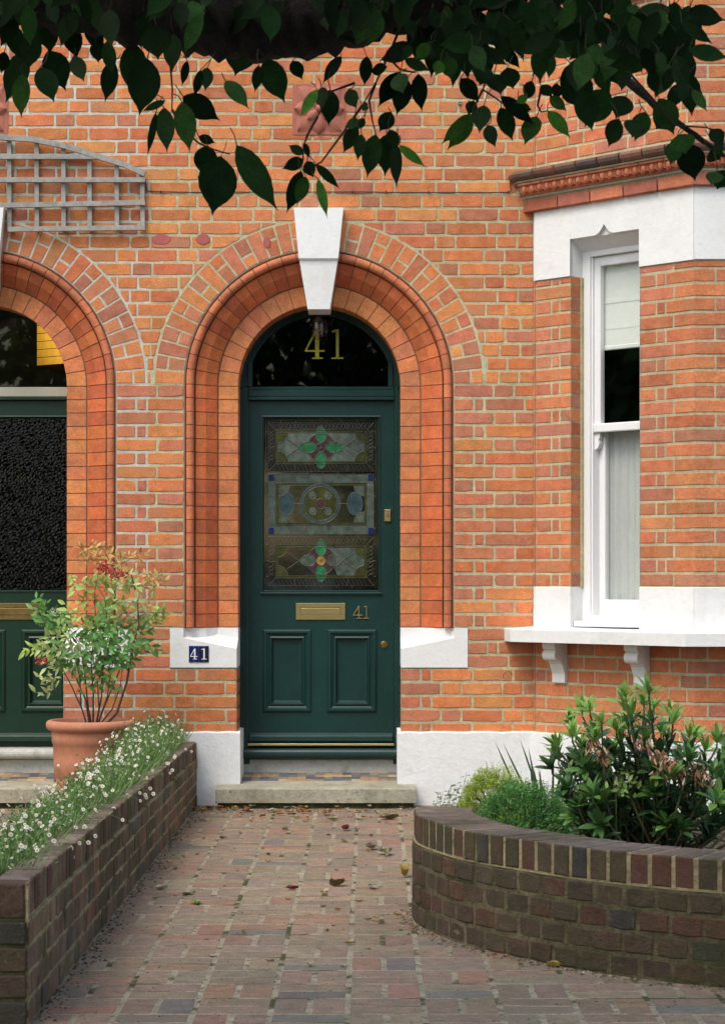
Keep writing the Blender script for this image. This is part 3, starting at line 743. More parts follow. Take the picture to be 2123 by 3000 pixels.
def door(hs, c, gm, left=False):
    sh = c - CX
    def X(d): return at(d, 0, YF)[0] + sh
    def Z(d): return at(0, d, YF)[1]
    # frame
    mb = MB(); xl, xr = (CX - R0 - .03 + sh, CX + R0 + .03 + sh)
    fl, fr_ = X(557), X(883)
    mb.box(xl, fl, YD - .03, YD + .09, .2, ZS + .01, bev=.004); mb.box(fr_, xr, YD - .03, YD + .09, .2, ZS + .01, bev=.004)
    mb.box(fl, fl + .006, YD - .022, YD + .05, .2, Z(897), bev=.002); mb.box(fr_ - .006, fr_, YD - .022, YD + .05, .2, Z(897), bev=.002)
    mb.box(fl, fr_, YD - .034, YD + .09, Z(890), Z(874), bev=.004); mb.box(fl, fr_, YD - .046, YD + .05, Z(897), Z(890) - .001, bev=.003)
    # arched head
    n = 24
    for i in range(n):
        a0, a1 = math.pi * i / n, math.pi * (i + 1) / n
        Pq = lambda a, r: (CX + sh + r * math.cos(a), ZS + r * math.sin(a))
        for (r0_, r1_, yy) in ((R0 + .03, .436, YD - .03), (.436, .415, YD + .0)):
            A = [Pq(a0, r0_), Pq(a1, r0_), Pq(a1, r1_), Pq(a0, r1_)]
            mb.poly([(x, yy, z_) for x, z_ in A]); mb.poly([(*[A[2][0], yy], A[2][1]), (A[3][0], yy, A[3][1]), (A[3][0], yy + .05, A[3][1]), (A[2][0], yy + .05, A[2][1])])
    zf = Z(866)
    for sx in (-1, 1): mb.box(CX + sh + sx * .398 - .014, CX + sh + sx * .398 + .014, YD - .008, YD + .03, zf, ZS + .16, bev=.003)
    mb.box(fl, fr_, YD - .015, YD + .05, Z(874), zf, bev=.004)
    if left: mb.c = [(1, 1, 1)] * len(mb.f)
    fo = mb.build('door_frame', gm, hs)
    if left:
        tb = MB(); tb.box(fl - .1, fr_ + .1, YD - .036, YD - .02, Z(890), Z(868), bev=.005); tb.build('transom_rail', M['beige'], fo)
    # fanlight glass
    mb = MB(); n = 24
    mb.poly([(CX + sh + .41 * math.cos(math.pi * i / n), YD + .02, max(zf, ZS + .41 * math.sin(math.pi * i / n))) for i in range(n + 1)] +
            [(CX + sh - .41, YD + .02, zf - .01), (CX + sh + .41, YD + .02, zf - .01)])
    fg = mb.build('fanlight', M['pane'] if left else M['panedark'], fo if False else hs)
    if not left:
        mb = MB()
        x4, z4 = at(691 - 8, 803, YD); xe, zt4 = at(744, 737, YD); x1_, _ = at(741, 803, YD); x1e, _ = at(769, 0, YD); zt1 = at(0, 737, YD)[1]
        mb2f = flat
        xa, za = at(683, 803.5, YD); xb, zb = at(727, 737, YD); digits(mb, (xa, za, xb - xa, zb - za), None, mb2f, YD + .012, YD + .018)
        xa, za = at(738, 803.5, YD); xb, zb = at(772, 737, YD); digits(mb, None, (xa, za, xb - xa, zb - za), mb2f, YD + .012, YD + .018)
        mb.build('number', M['gold'], fg)
    # door leaf: stiles, rails and panels
    x0, x1 = X(558.5), X(881.5); z0, z1 = Z(1672), Z(898)
    gx0, gx1, gz0, gz1 = X(587.5), X(850.8), Z(1326), Z(933)
    pz0, pz1 = Z(1596.8), Z(1410.6); pa, pb, pc, pd = X(588.7), X(697.7), X(732.7), X(843.9)
    mb = MB(); th = YF + .045
    mb.box(x0, gx0, YF, th, z0, z1); mb.box(gx1, x1, YF, th, z0, z1)
    mb.box(gx0, gx1, YF, th, gz1, z1); mb.box(gx0, gx1, YF, th, pz1, gz0); mb.box(gx0, gx1, YF, th, z0, pz0)
    mb.box(gx0, pa, YF, th, pz0, pz1); mb.box(pb, pc, YF, th, pz0, pz1); mb.box(pd, gx1, YF, th, pz0, pz1)
    do = mb.build('door', gm, hs)
    for (a, b) in ((pa, pb), (pc, pd)):
        mb = MB(); moulding(mb, a, b, pz0, pz1, PM); mb.poly([(a + .066, YF + .018, pz0 + .066), (b - .066, YF + .018, pz0 + .066), (b - .066, YF + .018, pz1 - .066), (a + .066, YF + .018, pz1 - .066)])
        mb.build('door_panel', gm, do)
    mb = MB(); moulding(mb, gx0 - .006, gx1 + .006, gz0 - .006, gz1 + .006, [(0, YF + .001), (.001, YF - .004), (.008, YF - .006), (.013, YF + .004), (.014, YF + .02)]); mb.box(gx0 - .012, gx1 + .012, YF - .014, YF - .0065, gz0 - .016, gz0 - .004, bev=.003) if not left else None
    mb.build('glazing_bead', gm, do)
    # weather board, brass strip, sill
    mb = MB(); za, zb = Z(1661), Z(1643)
    pr = [(YF, zb + .002), (YF - .006, zb), (YF - .020, zb - .014), (YF - .022, zb - .018), (YF - .022, zb - .020), (YF - .034, zb - .022), (YF - .036, za + .004), (YF - .030, za), (YF, za)]
    mb.sweep([[(x, y_, z_) for y_, z_ in pr] for x in (x0 + .002, x1 - .006)]); mb.build('weather_board', gm, do)
    if not left:
        mb = MB(); mb.box(x0 - .006, x1 + .002, YF - .038, YF + .02, Z(1671), Z(1666), bev=.002); mb.build('threshold_strip', M['brass'], do)
    mb = MB(); zt_, zb_ = Z(1674), Z(1701); yc = YF - .03
    pr = [(YF + .06, zt_ + .004), (yc + .03, zt_)]
    for t in range(9):
        a = R(90) - R(180) * t / 8; pr.append((yc - .030 * math.cos(a), (zt_ + zb_) / 2 - .003 + (zt_ - zb_) * .45 * math.sin(a)))
    pr += [(yc + .03, zb_), (YF + .06, zb_)]
    mb.sweep([[(x, y_, z_) for y_, z_ in pr] for x in (CX + sh - R0 + .019, CX + sh + R0 - .019)])
    mb.build('door_sill', M['stone_sill'] if left else gm, hs)
    # letterbox
    xa, xb, za, zb = X(662.7), X(773.4), Z(1389.3), Z(1351.8)
    mb = MB(); moulding(mb, xa, xb, za, zb, [(0, YF), (.0, YF - .005), (.002, YF - .007), (.024, YF - .007), (.026, YF - .003)]); mb.poly([(xa + .026, YF - .003, za + .026), (xb - .026, YF - .003, za + .026), (xb - .026, YF - .003, zb - .026), (xa + .026, YF - .003, zb - .026)])
    mb.box(xa + .028, xb - .028, YF - .006, YF - .0032, za + .029, zb - .028, bev=.002)
    mb.build('letterbox', M['brassdark'] if left else M['brass'], do)
    if not left:
        mb = MB(); xa, za = at(790.5, 1386.5, YF); xb, zb = at(812, 1358, YF); digits(mb, (xa, za, xb - xa, zb - za), None, flat, YF - .006, YF - .001, slim=True)
        xa, za = at(812, 1386.5, YF); xb, zb = at(829, 1358, YF); digits(mb, None, (xa, za, xb - xa, zb - za), flat, YF - .006, YF - .001, slim=True)
        mb.build('door_number', M['brass'], do)
        mb = MB(); xa, za = X(861), Z(1168.5); xb, zb = X(875), Z(1141.7); mb.box(xa, xb, YF - .012, YF - .0005, za, zb, bev=.002)
        cx_, cz_ = (xa + xb) / 2, (za + zb) / 2 + .008
        mb.brick([(cx_ + .0125 * math.cos(t * .35), cz_ + .0125 * math.sin(t * .35)) for t in range(18)], flat, YF - .018, .007, .001)
        lk = mb.build('latch', M['brass'], do)
        mb = MB(); mb.box(cx_ - .0012, cx_ + .0012, YF - .0186, YF - .0181, cz_ - .007, cz_ + .007); mb.box(cx_ - .006, cx_ + .006, YF - .0186, YF - .0181, cz_ - .0012 + .012, cz_ + .0012 + .012)
        mb.build('keyway', M['cable'], do)
        mb = MB(); cx_, cz_ = X(860), Z(1445.4)
        mb.brick([(cx_ + .021 * math.cos(t * math.pi / 12), cz_ + .021 * math.sin(t * math.pi / 12)) for t in range(24)], flat, YF - .008, .0075, .003)
        mb.brick([(cx_ + .011 * math.cos(t * math.pi / 9), cz_ - .002 + .014 * math.sin(t * math.pi / 9)) for t in range(18)], flat, YF - .011, .003, .002)
        mb.build('escutcheon', M['brassdark'], do)
    return do, (gx0, gx1, gz0, gz1)
do1, gl1 = door(house, CX, M['green']); do2, gl2 = door(house2, CX + (at(30, 0, YF)[0] - at(715, 0, YF)[0]), M['green2'], True) if False else (None, None)
# neighbour's door: same joinery, hammered glass, shifted to its own centre line
def door_left():
    return door(house2, CX + at(30, 0, YF)[0] - at(715, 0, YF)[0], M['green2'], True)
do2, gl2 = door_left()
mb = MB(); mb.poly([(gl2[0] - .06, YF + .02, gl2[2]), (gl2[1] + .12, YF + .02, gl2[2]), (gl2[1] + .12, YF + .02, gl2[3]), (gl2[0] - .06, YF + .02, gl2[3])]); mb.build('hammered_pane', M['hammered'], do2)

# stained glass: panes and cames drawn out at full size
def g2(cx_, cy_): return at((740 + cx_ / 4.0275) / K, (1190 + cy_ / 4.0275) / K, YF)
YG = YF + .018
do_glass = MB(); x0, x1, z0, z1 = gl1
do_glass.poly([(x0 - .004, YG + .004, z0 - .004), (x1 + .004, YG + .004, z0 - .004), (x1 + .004, YG + .004, z1 + .004), (x0 - .004, YG + .004, z1 + .004)])
sg = do_glass.build('stained_glass', G['clear'], do1)
pieces = {k: MB() for k in G}; lead = MB(); layer = [0]
def pc(kind, pts):
    layer[0] += 1; y_ = YG + .0035 - .00005 * layer[0]
    q_ = MB(); q_.poly([(g2(*p)[0], y_, g2(*p)[1]) for p in pts]); q_.build(kind + '_glass_piece', G[kind], do1)
def came(pts, wd=.0026, closed=False):
    if closed: pts = pts + [pts[0]]
    P = [g2(*p) for p in pts]
    lead.tube([(x, YG + .001, z_) for x, z_ in P], wd * .62, 5, cap=False)
def rect(a, b, c, d): return [(a, b), (c, b), (c, d), (a, d)]
def circ_(x, y, r, n=24, a0=0, a1=360, ry=None): return [(x + r * math.cos(R(a0 + (a1 - a0) * i / n)), y + (ry or r) * math.sin(R(a0 + (a1 - a0) * i / n))) for i in range(n + (0 if a1 - a0 == 360 else 1))]
def petal(x, y, L_, hw, ang, n=10, r_in=55):
    P = []
    for i in range(n + 1):
        t = i / n; P.append((r_in + (L_ - r_in) * t, hw * math.sin(math.pi * t ** .85) ** .6 if 0 < t < 1 else 0))
    P += [(a, -b) for a, b in P[::-1][1:-1]]
    ca, sa = math.cos(R(ang)), math.sin(R(ang))
    return [(x + a * ca - b * sa, y + a * sa + b * ca) for a, b in P]
def rosette_panel(top, bot, cy_, dim):
    a, b, c, d = 180, top, 1430, bot
    oi = [(a, b, c, d), (268, b + 92, 1352, d - 90), (294, b + 120, 1322, d - 120)]
    if not dim: pc('hatch', rect(*oi[0]))
    pc('olive', rect(*oi[1])); pc('clear' if dim else 'field', rect(*oi[2]))
    if dim: pc('block', [(860, b + 122), (1320, b + 122), (1320, d - 122), (1000, d - 122)])
    for r_ in oi: came(rect(*r_), closed=True)
    for k in range(4): came([rect(*oi[0])[k], rect(*oi[1])[k]])
    for x_ in (495, 1120): came([(x_, b), (x_, b + 92)], .002); came([(x_, d - 90), (x_, d)], .002)
    for x_ in (180, 1352): came([(x_, (b + d) / 2), (x_ + 88, (b + d) / 2)], .002)
    # diamond hatching in the borders
    for x_ in range(290, 1330, 46):
        came([(x_, b + 6), (x_ + 40, b + 86)], .0015); came([(x_ + 40, b + 6), (x_, b + 86)], .0015); came([(x_, d - 84), (x_ + 40, d - 6)], .0015)
    for y_ in range(int(b) + 100, int(d) - 130, 46):
        for q in (186, 1358): came([(q, y_), (q + 66, y_ + 40)], .0015); came([(q + 66, y_), (q, y_ + 40)], .0015)
    i3 = oi[2]
    for (x_, y_, a0) in ((i3[0], i3[1], 0), (i3[2], i3[1], 90), (i3[2], i3[3], 180), (i3[0], i3[3], 270)):
        A = circ_(x_, y_, 120, 8, a0, a0 + 90); pc('olive', [(x_, y_)] + A); came(A)
    pc('plum', circ_(805, cy_, 165)); came(circ_(805, cy_, 165, 32), closed=True)
    for ang in (0, 90, 180, 270):
        P = petal(805, cy_, 255, 66, ang); pc('green' if not dim else ('green' if ang in (90, 270) else 'block'), P); came(P, closed=True)
    pc('amber' if dim else 'plum', circ_(805, cy_, 56)); came(circ_(805, cy_, 56), closed=True)
    for k in range(12): came([(805, cy_), (805 + 52 * math.cos(k * math.pi / 6), cy_ + 52 * math.sin(k * math.pi / 6))], .0011)
    for sx in (-1, 1):
        for sy in (-1, 1): came([(805 + sx * 255, cy_), (805 + sx * 400, cy_ + sy * 100)])
rosette_panel(185, 770, 482, False); rosette_panel(1540, 2120, 1822, True)
# middle panel
pc('block', rect(180, 797, 1430, 1512)); pc('olive', rect(270, 905, 1340, 1400)); pc('clear', rect(310, 932, 1318, 1374))
for r_ in ((180, 797, 1430, 1512), (270, 905, 1340, 1400), (310, 932, 1318, 1374)): came(rect(*r_), closed=True)
for x_ in (440, 630, 805, 990, 1175): came([(x_, 797), (x_, 905)]); came([(x_, 1400), (x_, 1512)])
for y_ in (1050, 1240): came([(180, y_), (270, y_)]); came([(1340, y_), (1430, y_)])
for (x_, y_) in ((184, 800), (1362, 800), (184, 1432), (1362, 1432)): pc('blue', rect(x_, y_, x_ + 66, y_ + 74)); came(rect(x_, y_, x_ + 66, y_ + 74), closed=True)
for (x_, s_) in ((400, 1), (1205, -1)):
    A = circ_(x_, 1148, 92, 24, ry=135); pc('teal', A); came(A, closed=True)
for (x_, y_, a0) in ((310, 932, 0), (1318, 932, 90), (1318, 1374, 180), (310, 1374, 270)):
    A = circ_(x_, y_, 128, 8, a0, a0 + 90); pc('block', [(x_, y_)] + A); came(A)
pc('teal', circ_(798, 1148, 236, 40)); pc('olive', circ_(798, 1148, 200, 40)); came(circ_(798, 1148, 236, 40), closed=True); came(circ_(798, 1148, 200, 40), closed=True)
for k in range(10): came([(798 + 200 * math.cos(k * .628), 1148 + 200 * math.sin(k * .628)), (798 + 236 * math.cos(k * .628), 1148 + 236 * math.sin(k * .628))])
for (x_, y_) in ((705, 1055), (888, 1055), (710, 1240), (888, 1240)):
    pc('field', circ_(x_, y_, 44, 16)); came(circ_(x_, y_, 44, 16), closed=True)
    for k in range(6): came([(x_, y_), (x_ + 40 * math.cos(k), y_ + 40 * math.sin(k))], .0015)
pc('plum', circ_(798, 1150, 60, 18)); came(circ_(798, 1150, 60, 18), closed=True)
came([(480, 1148), (562, 1148)]); came([(1034, 1148), (1120, 1148)])
for r_ in ((155, 160, 1452, 2145), (130, 135, 1476, 2170)): came(rect(*r_), closed=True)
for x_ in range(330, 1400, 180): came([(x_, 160), (x_, 185)]); came([(x_ - 40, 770), (x_ - 40, 797)]); came([(x_, 1512), (x_, 1540)]); came([(x_ - 60, 2120), (x_ - 60, 2145)])
for y_ in range(300, 2100, 190): came([(155, y_), (180, y_)]); came([(1430, y_), (1452, y_)])
lead.build('leading', M['lead'], do1)

# steps
def steps(hs, c):
    x0, x1 = c - .555, c + .53
    mb = MB()
    def slab(f_):
        pass
    n = 14; yb, yf = .09, -.20; zt = .112; zb = .030
    for i in range(n):
        a, b = x0 + (x1 - x0) * i / n, x0 + (x1 - x0) * (i + 1) / n
        inx = lambda x: min(max(x, c - R0 + .021), c + R0 - .021)
        mb.poly([(a, yf, zb + .004), (b, yf, zb + .004), (b, yf, zt - .005), (a, yf, zt - .005)])
        mb.poly([(a, yf, zt - .005), (b, yf, zt - .005), (b, yf + .007, zt), (a, yf + .007, zt)])
        mb.poly([(a, yf + .007, zt), (b, yf + .007, zt), (b, -.023, zt + .006), (a, -.023, zt + .006)])
        mb.poly([(a, yf + .02, zb), (b, yf + .02, zb), (b, yf, zb + .004), (a, yf, zb + .004)])
    mb.poly([(c - R0 + .02, -.023, zt + .006), (c + R0 - .02, -.023, zt + .006), (c + R0 - .02, yb, zt + .013), (c - R0 + .02, yb, zt + .013)])
    for x in (x0, x1): mb.poly([(x, yf, zb), (x, yf, zt - .005), (x, yf + .007, zt), (x, -.023, zt + .006), (x, -.023, zb)])
    st = mb.build('doorstep', M['concrete'], hs)
    mb = MB(); mb.box(x0 + .012, x1 - .012, yf + .02, -.03, 0, zb + .002); mb.build('step_base', M['moss'], st)
    # patterned tiles
    mb = MB(); fy = lambda Y: zt + .013 + (Y - yb) / (.34 - yb) * .030
    tw = .0500; td = .05; ny = 5; nx = int((2 * R0 - .04) / tw)
    X0 = c - R0 + .02; tw = (2 * R0 - .04) / nx; td = (.35 - yb) / ny
    for i in range(nx):
        for j_ in range(ny):
            g = .001; a, b = X0 + i * tw, X0 + (i + 1) * tw; p, q = yb + j_ * td, yb + (j_ + 1) * td
            blk = ((i // 4) + (j_ // 2)) % 2
            c_ = rnd.choice([(.34, .22, .11), (.40, .29, .16), (.30, .20, .11)]) if blk and (i % 4 in (1, 2) or j_ % 2 == 0) else rnd.choice([(.10, .11, .13), (.14, .13, .11), (.20, .17, .12), (.07, .075, .09)])
            mb.poly([(a + g, p + g, fy(p)), (b - g, p + g, fy(p)), (b - g, q - g, fy(q)), (a + g, q - g, fy(q))], c_)
    mb.poly([(X0, yb, fy(yb) - .001), (X0 + nx * tw, yb, fy(yb) - .001), (X0 + nx * tw, .35, fy(.35) - .001), (X0, .35, fy(.35) - .001)], (.12, .11, .09))
    mb.build('porch_tiles', M['stem'], hs)
    mb = MB(); z1 = at(0, 1702, YF)[1]
    mb.box(c - R0 + .0195, c + R0 - .0195, YF - .005, YF + .05, .12, z1 - .002); mb.build('riser', M['stone_sill'], hs)
    return x0, x1
steps(house, CX); steps(house2, CXL)

# ------------------------------------------------------------------ fixed bits of the facade
# enamel number plates
for (a, b, mt, dg) in ((at(423.5, 1482.5)[0], at(445.8, 0)[0], 'blue', 4), (at(446.3, 0)[0], at(467.8, 0)[0], 'blue2', 1)):
    z0, z1 = at(0, 1484.0)[1], at(0, 1447.5)[1]
    mb = MB(); mb.box(a, b, -.0105, -.0045, z0, z1, bev=.0022); po = mb.build('number_plate', M[mt], house)
    mb = MB(); bx = (a + .008, z0 + .015, (b - a) - .015, (z1 - z0) - .030)
    digits(mb, bx if dg == 4 else None, bx if dg == 1 else None, flat, -.0122, -.0100); mb.build('digit', M['enamelwhite'], po)
    mb = MB(); cx_ = (a + b) / 2
    for zz_ in (z0 + .006, z1 - .006): mb = MB(); mb.brick([(cx_ + .0022 * math.cos(t), zz_ + .0022 * math.sin(t)) for t in range(6)], flat, -.0125, .002, .0005); mb.build('screw', M['steel'], po)
# terracotta rosettes
def plaque(hs, x0, x1, z0, z1):
    mb = MB(); w_ = x1 - x0; cx_, cz_ = (x0 + x1) / 2, (z0 + z1) / 2
    mb.brick(rough_rect(x0, x1, z0, z1, .001, 6, 6), flat, -.004, .03, .004)
    for (lay_, n, L_, hw, yb_, a0) in ((0, 4, .175, .062, -.006, 45), (1, 4, .14, .052, -.014, 0), (2, 4, .09, .036, -.022, 45)):
        for k in range(n):
            a = R(a0 + 360 * k / n); ca, sa = math.cos(a), math.sin(a); N_ = 7
            rows = []
            for i in range(N_ + 1):
                t = i / N_; r_ = .008 + L_ * .92 * t; h_ = hw * (math.sin(math.pi * min(1, t * .93 + .07)) ** .6 if t < 1 else .06)
                hy = yb_ - .008 * math.sin(math.pi * t) - .003
                rr = []
                for s_ in (-1, -.5, 0, .5, 1):
                    yy = hy + .010 * (1 - abs(s_)) * -1 + .012 * abs(s_) + .004
                    lx, lz = r_ * ca - s_ * h_ * sa, r_ * sa + s_ * h_ * ca
                    lim = w_ / 2 - .004
                    rr.append((cx_ + max(-lim, min(lim, lx)), min(yy, -.0045), cz_ + max(-lim, min(lim, lz))))
                rows.append(rr)
            mb.sweep(rows, smooth=True, cap=False)
    for i in range(5):
        for j_ in range(10):
            q = []
            for (a, b) in ((i, j_), (i + 1, j_), (i + 1, j_ + 1), (i, j_ + 1)):
                th = math.pi / 2 * a / 5; ph = 2 * math.pi * b / 10
                q.append((cx_ + .02 * math.sin(th) * math.cos(ph), -.03 - .016 * math.cos(th), cz_ + .02 * math.sin(th) * math.sin(ph)))
            mb.poly(q, smooth=True)
    mb.build('rosette_plaque', M['plaque'], hs)
xa, z1_ = at(655, 185); xb, z0_ = at(775, 303)
plaque(house, xa, xb, z0_, z1_); plaque(house2, xa - 1.858, xb - 1.858, z0_, z1_)
# red filler patches in the brickwork
for hs, (dx, dy, rx, rz) in ((house, (362, 536, 22, 12)), (house, (455, 536, 16, 12)), (house, (598, 542, 8, 13))):
    x_, z_ = at(dx, dy); mb = MB()
    mb.brick([(x_ + rx / 407 * math.cos(t * .45) * (1 + jit(.1)), z_ + rz / 407 * math.sin(t * .45) * (1 + jit(.1))) for t in range(14)], flat, -.0030, .004, .0015)
    mb.build('filler_patch', M['patch'], hs)
# wall eye bolt
x_, z_ = at(1030, 231); mb = MB()
mb.brick([(x_ + .012 * math.cos(t * .7), z_ + .012 * math.sin(t * .7)) for t in range(9)], flat, -.006, .008, .002)
mb.tube([(x_ + .008 * math.cos(t * .6), -.012, z_ + .008 * math.sin(t * .6)) for t in range(11)], .0025, 5)
mb.build('eye_bolt', M['steel'], house)
mb = MB(); P = [at(1345, 1409), at(1348, 1403), at(1358, 1395), at(1372, 1395), at(1380, 1401)]; P = []
mb.tube([(at(1127, 1516)[0], -.002, at(1127, 1516)[1]), (at(1128, 1510)[0], -.02, at(1128, 1510)[1]), (at(1138, 1504)[0], -.025, at(1138, 1504)[1]), (at(1148, 1512)[0], -.02, at(1148, 1512)[1])], .0018, 4)
mb.build('hook', M['cable'], house)

# ------------------------------------------------------------------ trellis
tr = empty('garden_trellis', (at(160, 520)[0], -.03, at(160, 520)[1]), 'weathered grey wooden trellis with arched top on the wall above the neighbouring door', 'trellis')
def dpl(d, Y): return at(d[0], d[1], Y)
def lathT(name, pts, wd, y0, y1):
    mb = MB(); P = [Vector(dpl(p, y0)) for p in pts]; L1 = []; L2 = []
    for i, p in enumerate(P):
        t = (P[min(i + 1, len(P) - 1)] - P[max(0, i - 1)]).normalized(); nn = Vector((-t.y, t.x)) * wd / 2
        L1.append(p + nn); L2.append(p - nn)
    for i in range(len(P) - 1):
        mb.brick([tuple(L2[i]), tuple(L2[i + 1]), tuple(L1[i + 1]), tuple(L1[i])], flat, y0, y1 - y0, .0012, back=True)
    mb.build(name, M['wood'], tr)
arc = [(-75, 306), (-40, 304), (0, 306), (75, 311), (150, 327), (225, 351), (280, 368), (325, 389)]
lathT('arched_rail', arc, .030, -.052, -.030)
for (xa_, ya_, xb_, yb_) in ((-75, 350, 220, 350), (-75, 402, 325, 402), (-75, 461, 325, 453), (17, 513, 325, 509)): lathT('rail', [(xa_, ya_), (xb_, yb_)], .027, -.050, -.030)
for x_, y_ in ((20, 312), (81.5, 320), (141.5, 332), (200, 352), (261, 368), (318.5, 390), (-40, 310)): lathT('upright', [(x_, y_), (x_ + (1 if x_ > 0 else 0), 509)], .024, -.029, -.010)
# cable along the wall
mb = MB(); cp = [(326, 402), (327, 420), (331, 428), (360, 429), (440, 431), (520, 430), (700, 430), (800, 430), (900, 431), (1000, 431), (1100, 431), (1140, 431), (1144, 425), (1142, 410), (1146, 398)]
mb.tube([(at(*p)[0], -.007, at(*p)[1] + jit(.001)) for p in cp], .0028, 5)
for d in (360, 575, 790, 865, 960, 1138): mb.box(at(d, 0)[0] - .003, at(d, 0)[0] + .003, -.013, -.001, at(0, 433)[1], at(0, 427.5)[1])
mb.build('wall_cable', M['cable'], loc=(at(730, 430)[0], 0, at(730, 430)[1]), label='thin black cable clipped along the brick wall between the trellis and the bay cornice', cat='cable')

# ------------------------------------------------------------------ pendant lamp in the porch
px_, pz_ = at(714.5, 712, .24); lp = empty('pendant_lamp', (px_, .24, pz_), 'clear glass pendant lamp with filament bulb under the keystone of the green door', 'lamp')
mb = MB(); mb.lathe([(.012, pz_ + .06), (.014, pz_ + .02), (.020, pz_ + .012), (.020, pz_ - .010), (.012, pz_ - .022), (.011, pz_ - .030)], px_, .24, 16); mb.tube([(px_, .24, pz_ + .05), (px_, .24, pz_ + .13)], .003, 5); mb.build('lamp_holder', M['cable'], lp)
mb = MB(); mb.lathe([(.030, pz_ + .0), (.042, pz_ - .01), (.044, pz_ - .05), (.044, pz_ - .08), (.036, pz_ - .108), (.018, pz_ - .122), (.0, pz_ - .124)], px_, .24, 24); mb.build('lamp_shade', M['bulbglass'], lp)
mb = MB(); mb.lathe([(.010, pz_ - .03), (.016, pz_ - .04), (.021, pz_ - .055), (.021, pz_ - .07), (.012, pz_ - .085), (.0, pz_ - .088)], px_, .24, 16); bo = mb.build('bulb', M['bulbglass'], lp)
mb = MB()
for k in (-1, 0, 1): mb.tube([(px_ + k * .006, .24, pz_ - .035), (px_ + k * .009, .24, pz_ - .065), (px_ + k * .004, .24, pz_ - .075)], .0012, 4)
mb.build('filament', mat('filament', (.7, .4, .15), .4, metal=.6), lp)

# yellow boarded soffit of the neighbour's lit hall
mb = MB()
def yb(dx, dy, Y): x_, z_ = at(dx, dy, Y); return (x_, Y, z_)
n = 7
for i in range(n):
    y0_, y1_ = 690 + i * 18, 690 + (i + 1) * 18 - 1.3
    mb.poly([yb(83, y0_ + 4, 1.2), yb(190, y0_ - 4, 1.0), yb(190, y1_ - 4, 1.0), yb(83, y1_ + 4, 1.2)])
mb.poly([yb(83, 816, 1.2), yb(190, 809, 1.0), yb(190, 840, 1.6), yb(120, 836, 1.7)])
mb.build('hall_boards', M['yellowboard'], house2)
ld = bpy.data.lights.new('hall_lamp', 'AREA'); ld.energy = 6.5; ld.size = .15; ld.color = (1, .78, .45)
lo = bpy.data.objects.new('hall_lamp', ld); col.objects.link(lo); lo.location = (-1.75, .75, 2.95)
lo.rotation_euler = (Vector((-.25, -.5, .25))).to_track_quat('Z', 'Y').to_euler()

# ------------------------------------------------------------------ ground and path
mb = MB(); mb.poly([(-60, -60, -.03), (60, -60, -.03), (60, 20, -.03), (-60, 20, -.03)]); mb.build('ground', M['earth'], kind='structure')
pv = MB(); W_ = .2205; X0_ = -.061; ptest = lambda x, y: True
for ci in range(-15, 14):
    xa = X0_ + ci * W_; 
    for rj in range(0, 36):
        y1_ = .02 - rj * W_ ; y0_ = y1_ - W_
        if xa > 2.3 or xa < -3.3: continue
        ga = .0068 + abs(jit(.002)); gb = .0072
        def slabq(a, b, p, q):
            z_ = jit(.0005) + .0011; tx, ty = jit(.005), jit(.005); cx_, cy_ = (a + b) / 2, (p + q) / 2
            f_ = lambda u, v, w_: (u, v, z_ + (u - cx_) * tx + (v - cy_) * ty - w_)
            pv.brick(rough_rect(a, b, p, q, .0014), f_, 0, .03, .0013, bcol('paver'))
        a, b = xa + ga / 1, xa + W_ - ga / 1
        if (ci + rj) % 2:
            m_ = (a + b) / 2 + jit(.002); slabq(a, m_ - gb - .0015, y0_ + gb, y1_ - gb); slabq(m_ + gb + .0015, b, y0_ + gb + jit(.001), y1_ - gb)
        else:
            m_ = (y0_ + y1_) / 2 + jit(.002); slabq(a, b, y0_ + gb, m_ - gb * .7); slabq(a, b, m_ + gb * .7, y1_ - gb)
po_ = pv.build('path', M['paver'], kind='structure')
mb = MB(); mb.poly([(-3.4, -8.2, .0003), (2.6, -8.2, .0003), (2.6, .02, .0003), (-3.4, .02, .0003)]); mb.build('path_bedding', M['joint'], kind='structure')

# ------------------------------------------------------------------ garden walls
def catmull(P, n=12):
    out_ = []
    for i in range(len(P) - 1):
        p0 = Vector(P[max(i - 1, 0)]); p1 = Vector(P[i]); p2 = Vector(P[i + 1]); p3 = Vector(P[min(i + 2, len(P) - 1)])
        for k in range(n):
            t = k / n; out_.append(.5 * ((2 * p1) + (p2 - p0) * t + (2 * p0 - 5 * p1 + 4 * p2 - p3) * t * t + (3 * p1 - p0 - 3 * p2 + p3) * t ** 3))
    out_.append(Vector(P[-1])); return out_
def path_f(pts, zs=lambda u, v: v):
    L_ = [0]
    for a, b in zip(pts[:-1], pts[1:]): L_.append(L_[-1] + (b - a).length)
    def f(u, v, w_):
        u_ = max(0, min(u, L_[-1] - 1e-6)); i = 0
        lo_, hi = 0, len(L_) - 1
        while hi - lo_ > 1:
            m_ = (lo_ + hi) // 2
            if L_[m_] <= u_: lo_ = m_
            else: hi = m_
        i = lo_; t = (u - L_[i]) / (L_[i + 1] - L_[i]) if 0 <= u <= L_[-1] else (u - (0 if u < 0 else L_[-1])) / (L_[i + 1] - L_[i]) + (0 if u < 0 else 1)
        p = pts[i] + (pts[i + 1] - pts[i]) * t
        a = pts[max(i - 2, 0)]; b = pts[min(i + 3, len(pts) - 1)]; d = (b - a).normalized()
        nn = Vector((-d.y, d.x))                  # left hand side of the run = inside
        return (p.x + nn.x * w_, p.y + nn.y * w_, zs(u, v))
    return f, L_[-1]
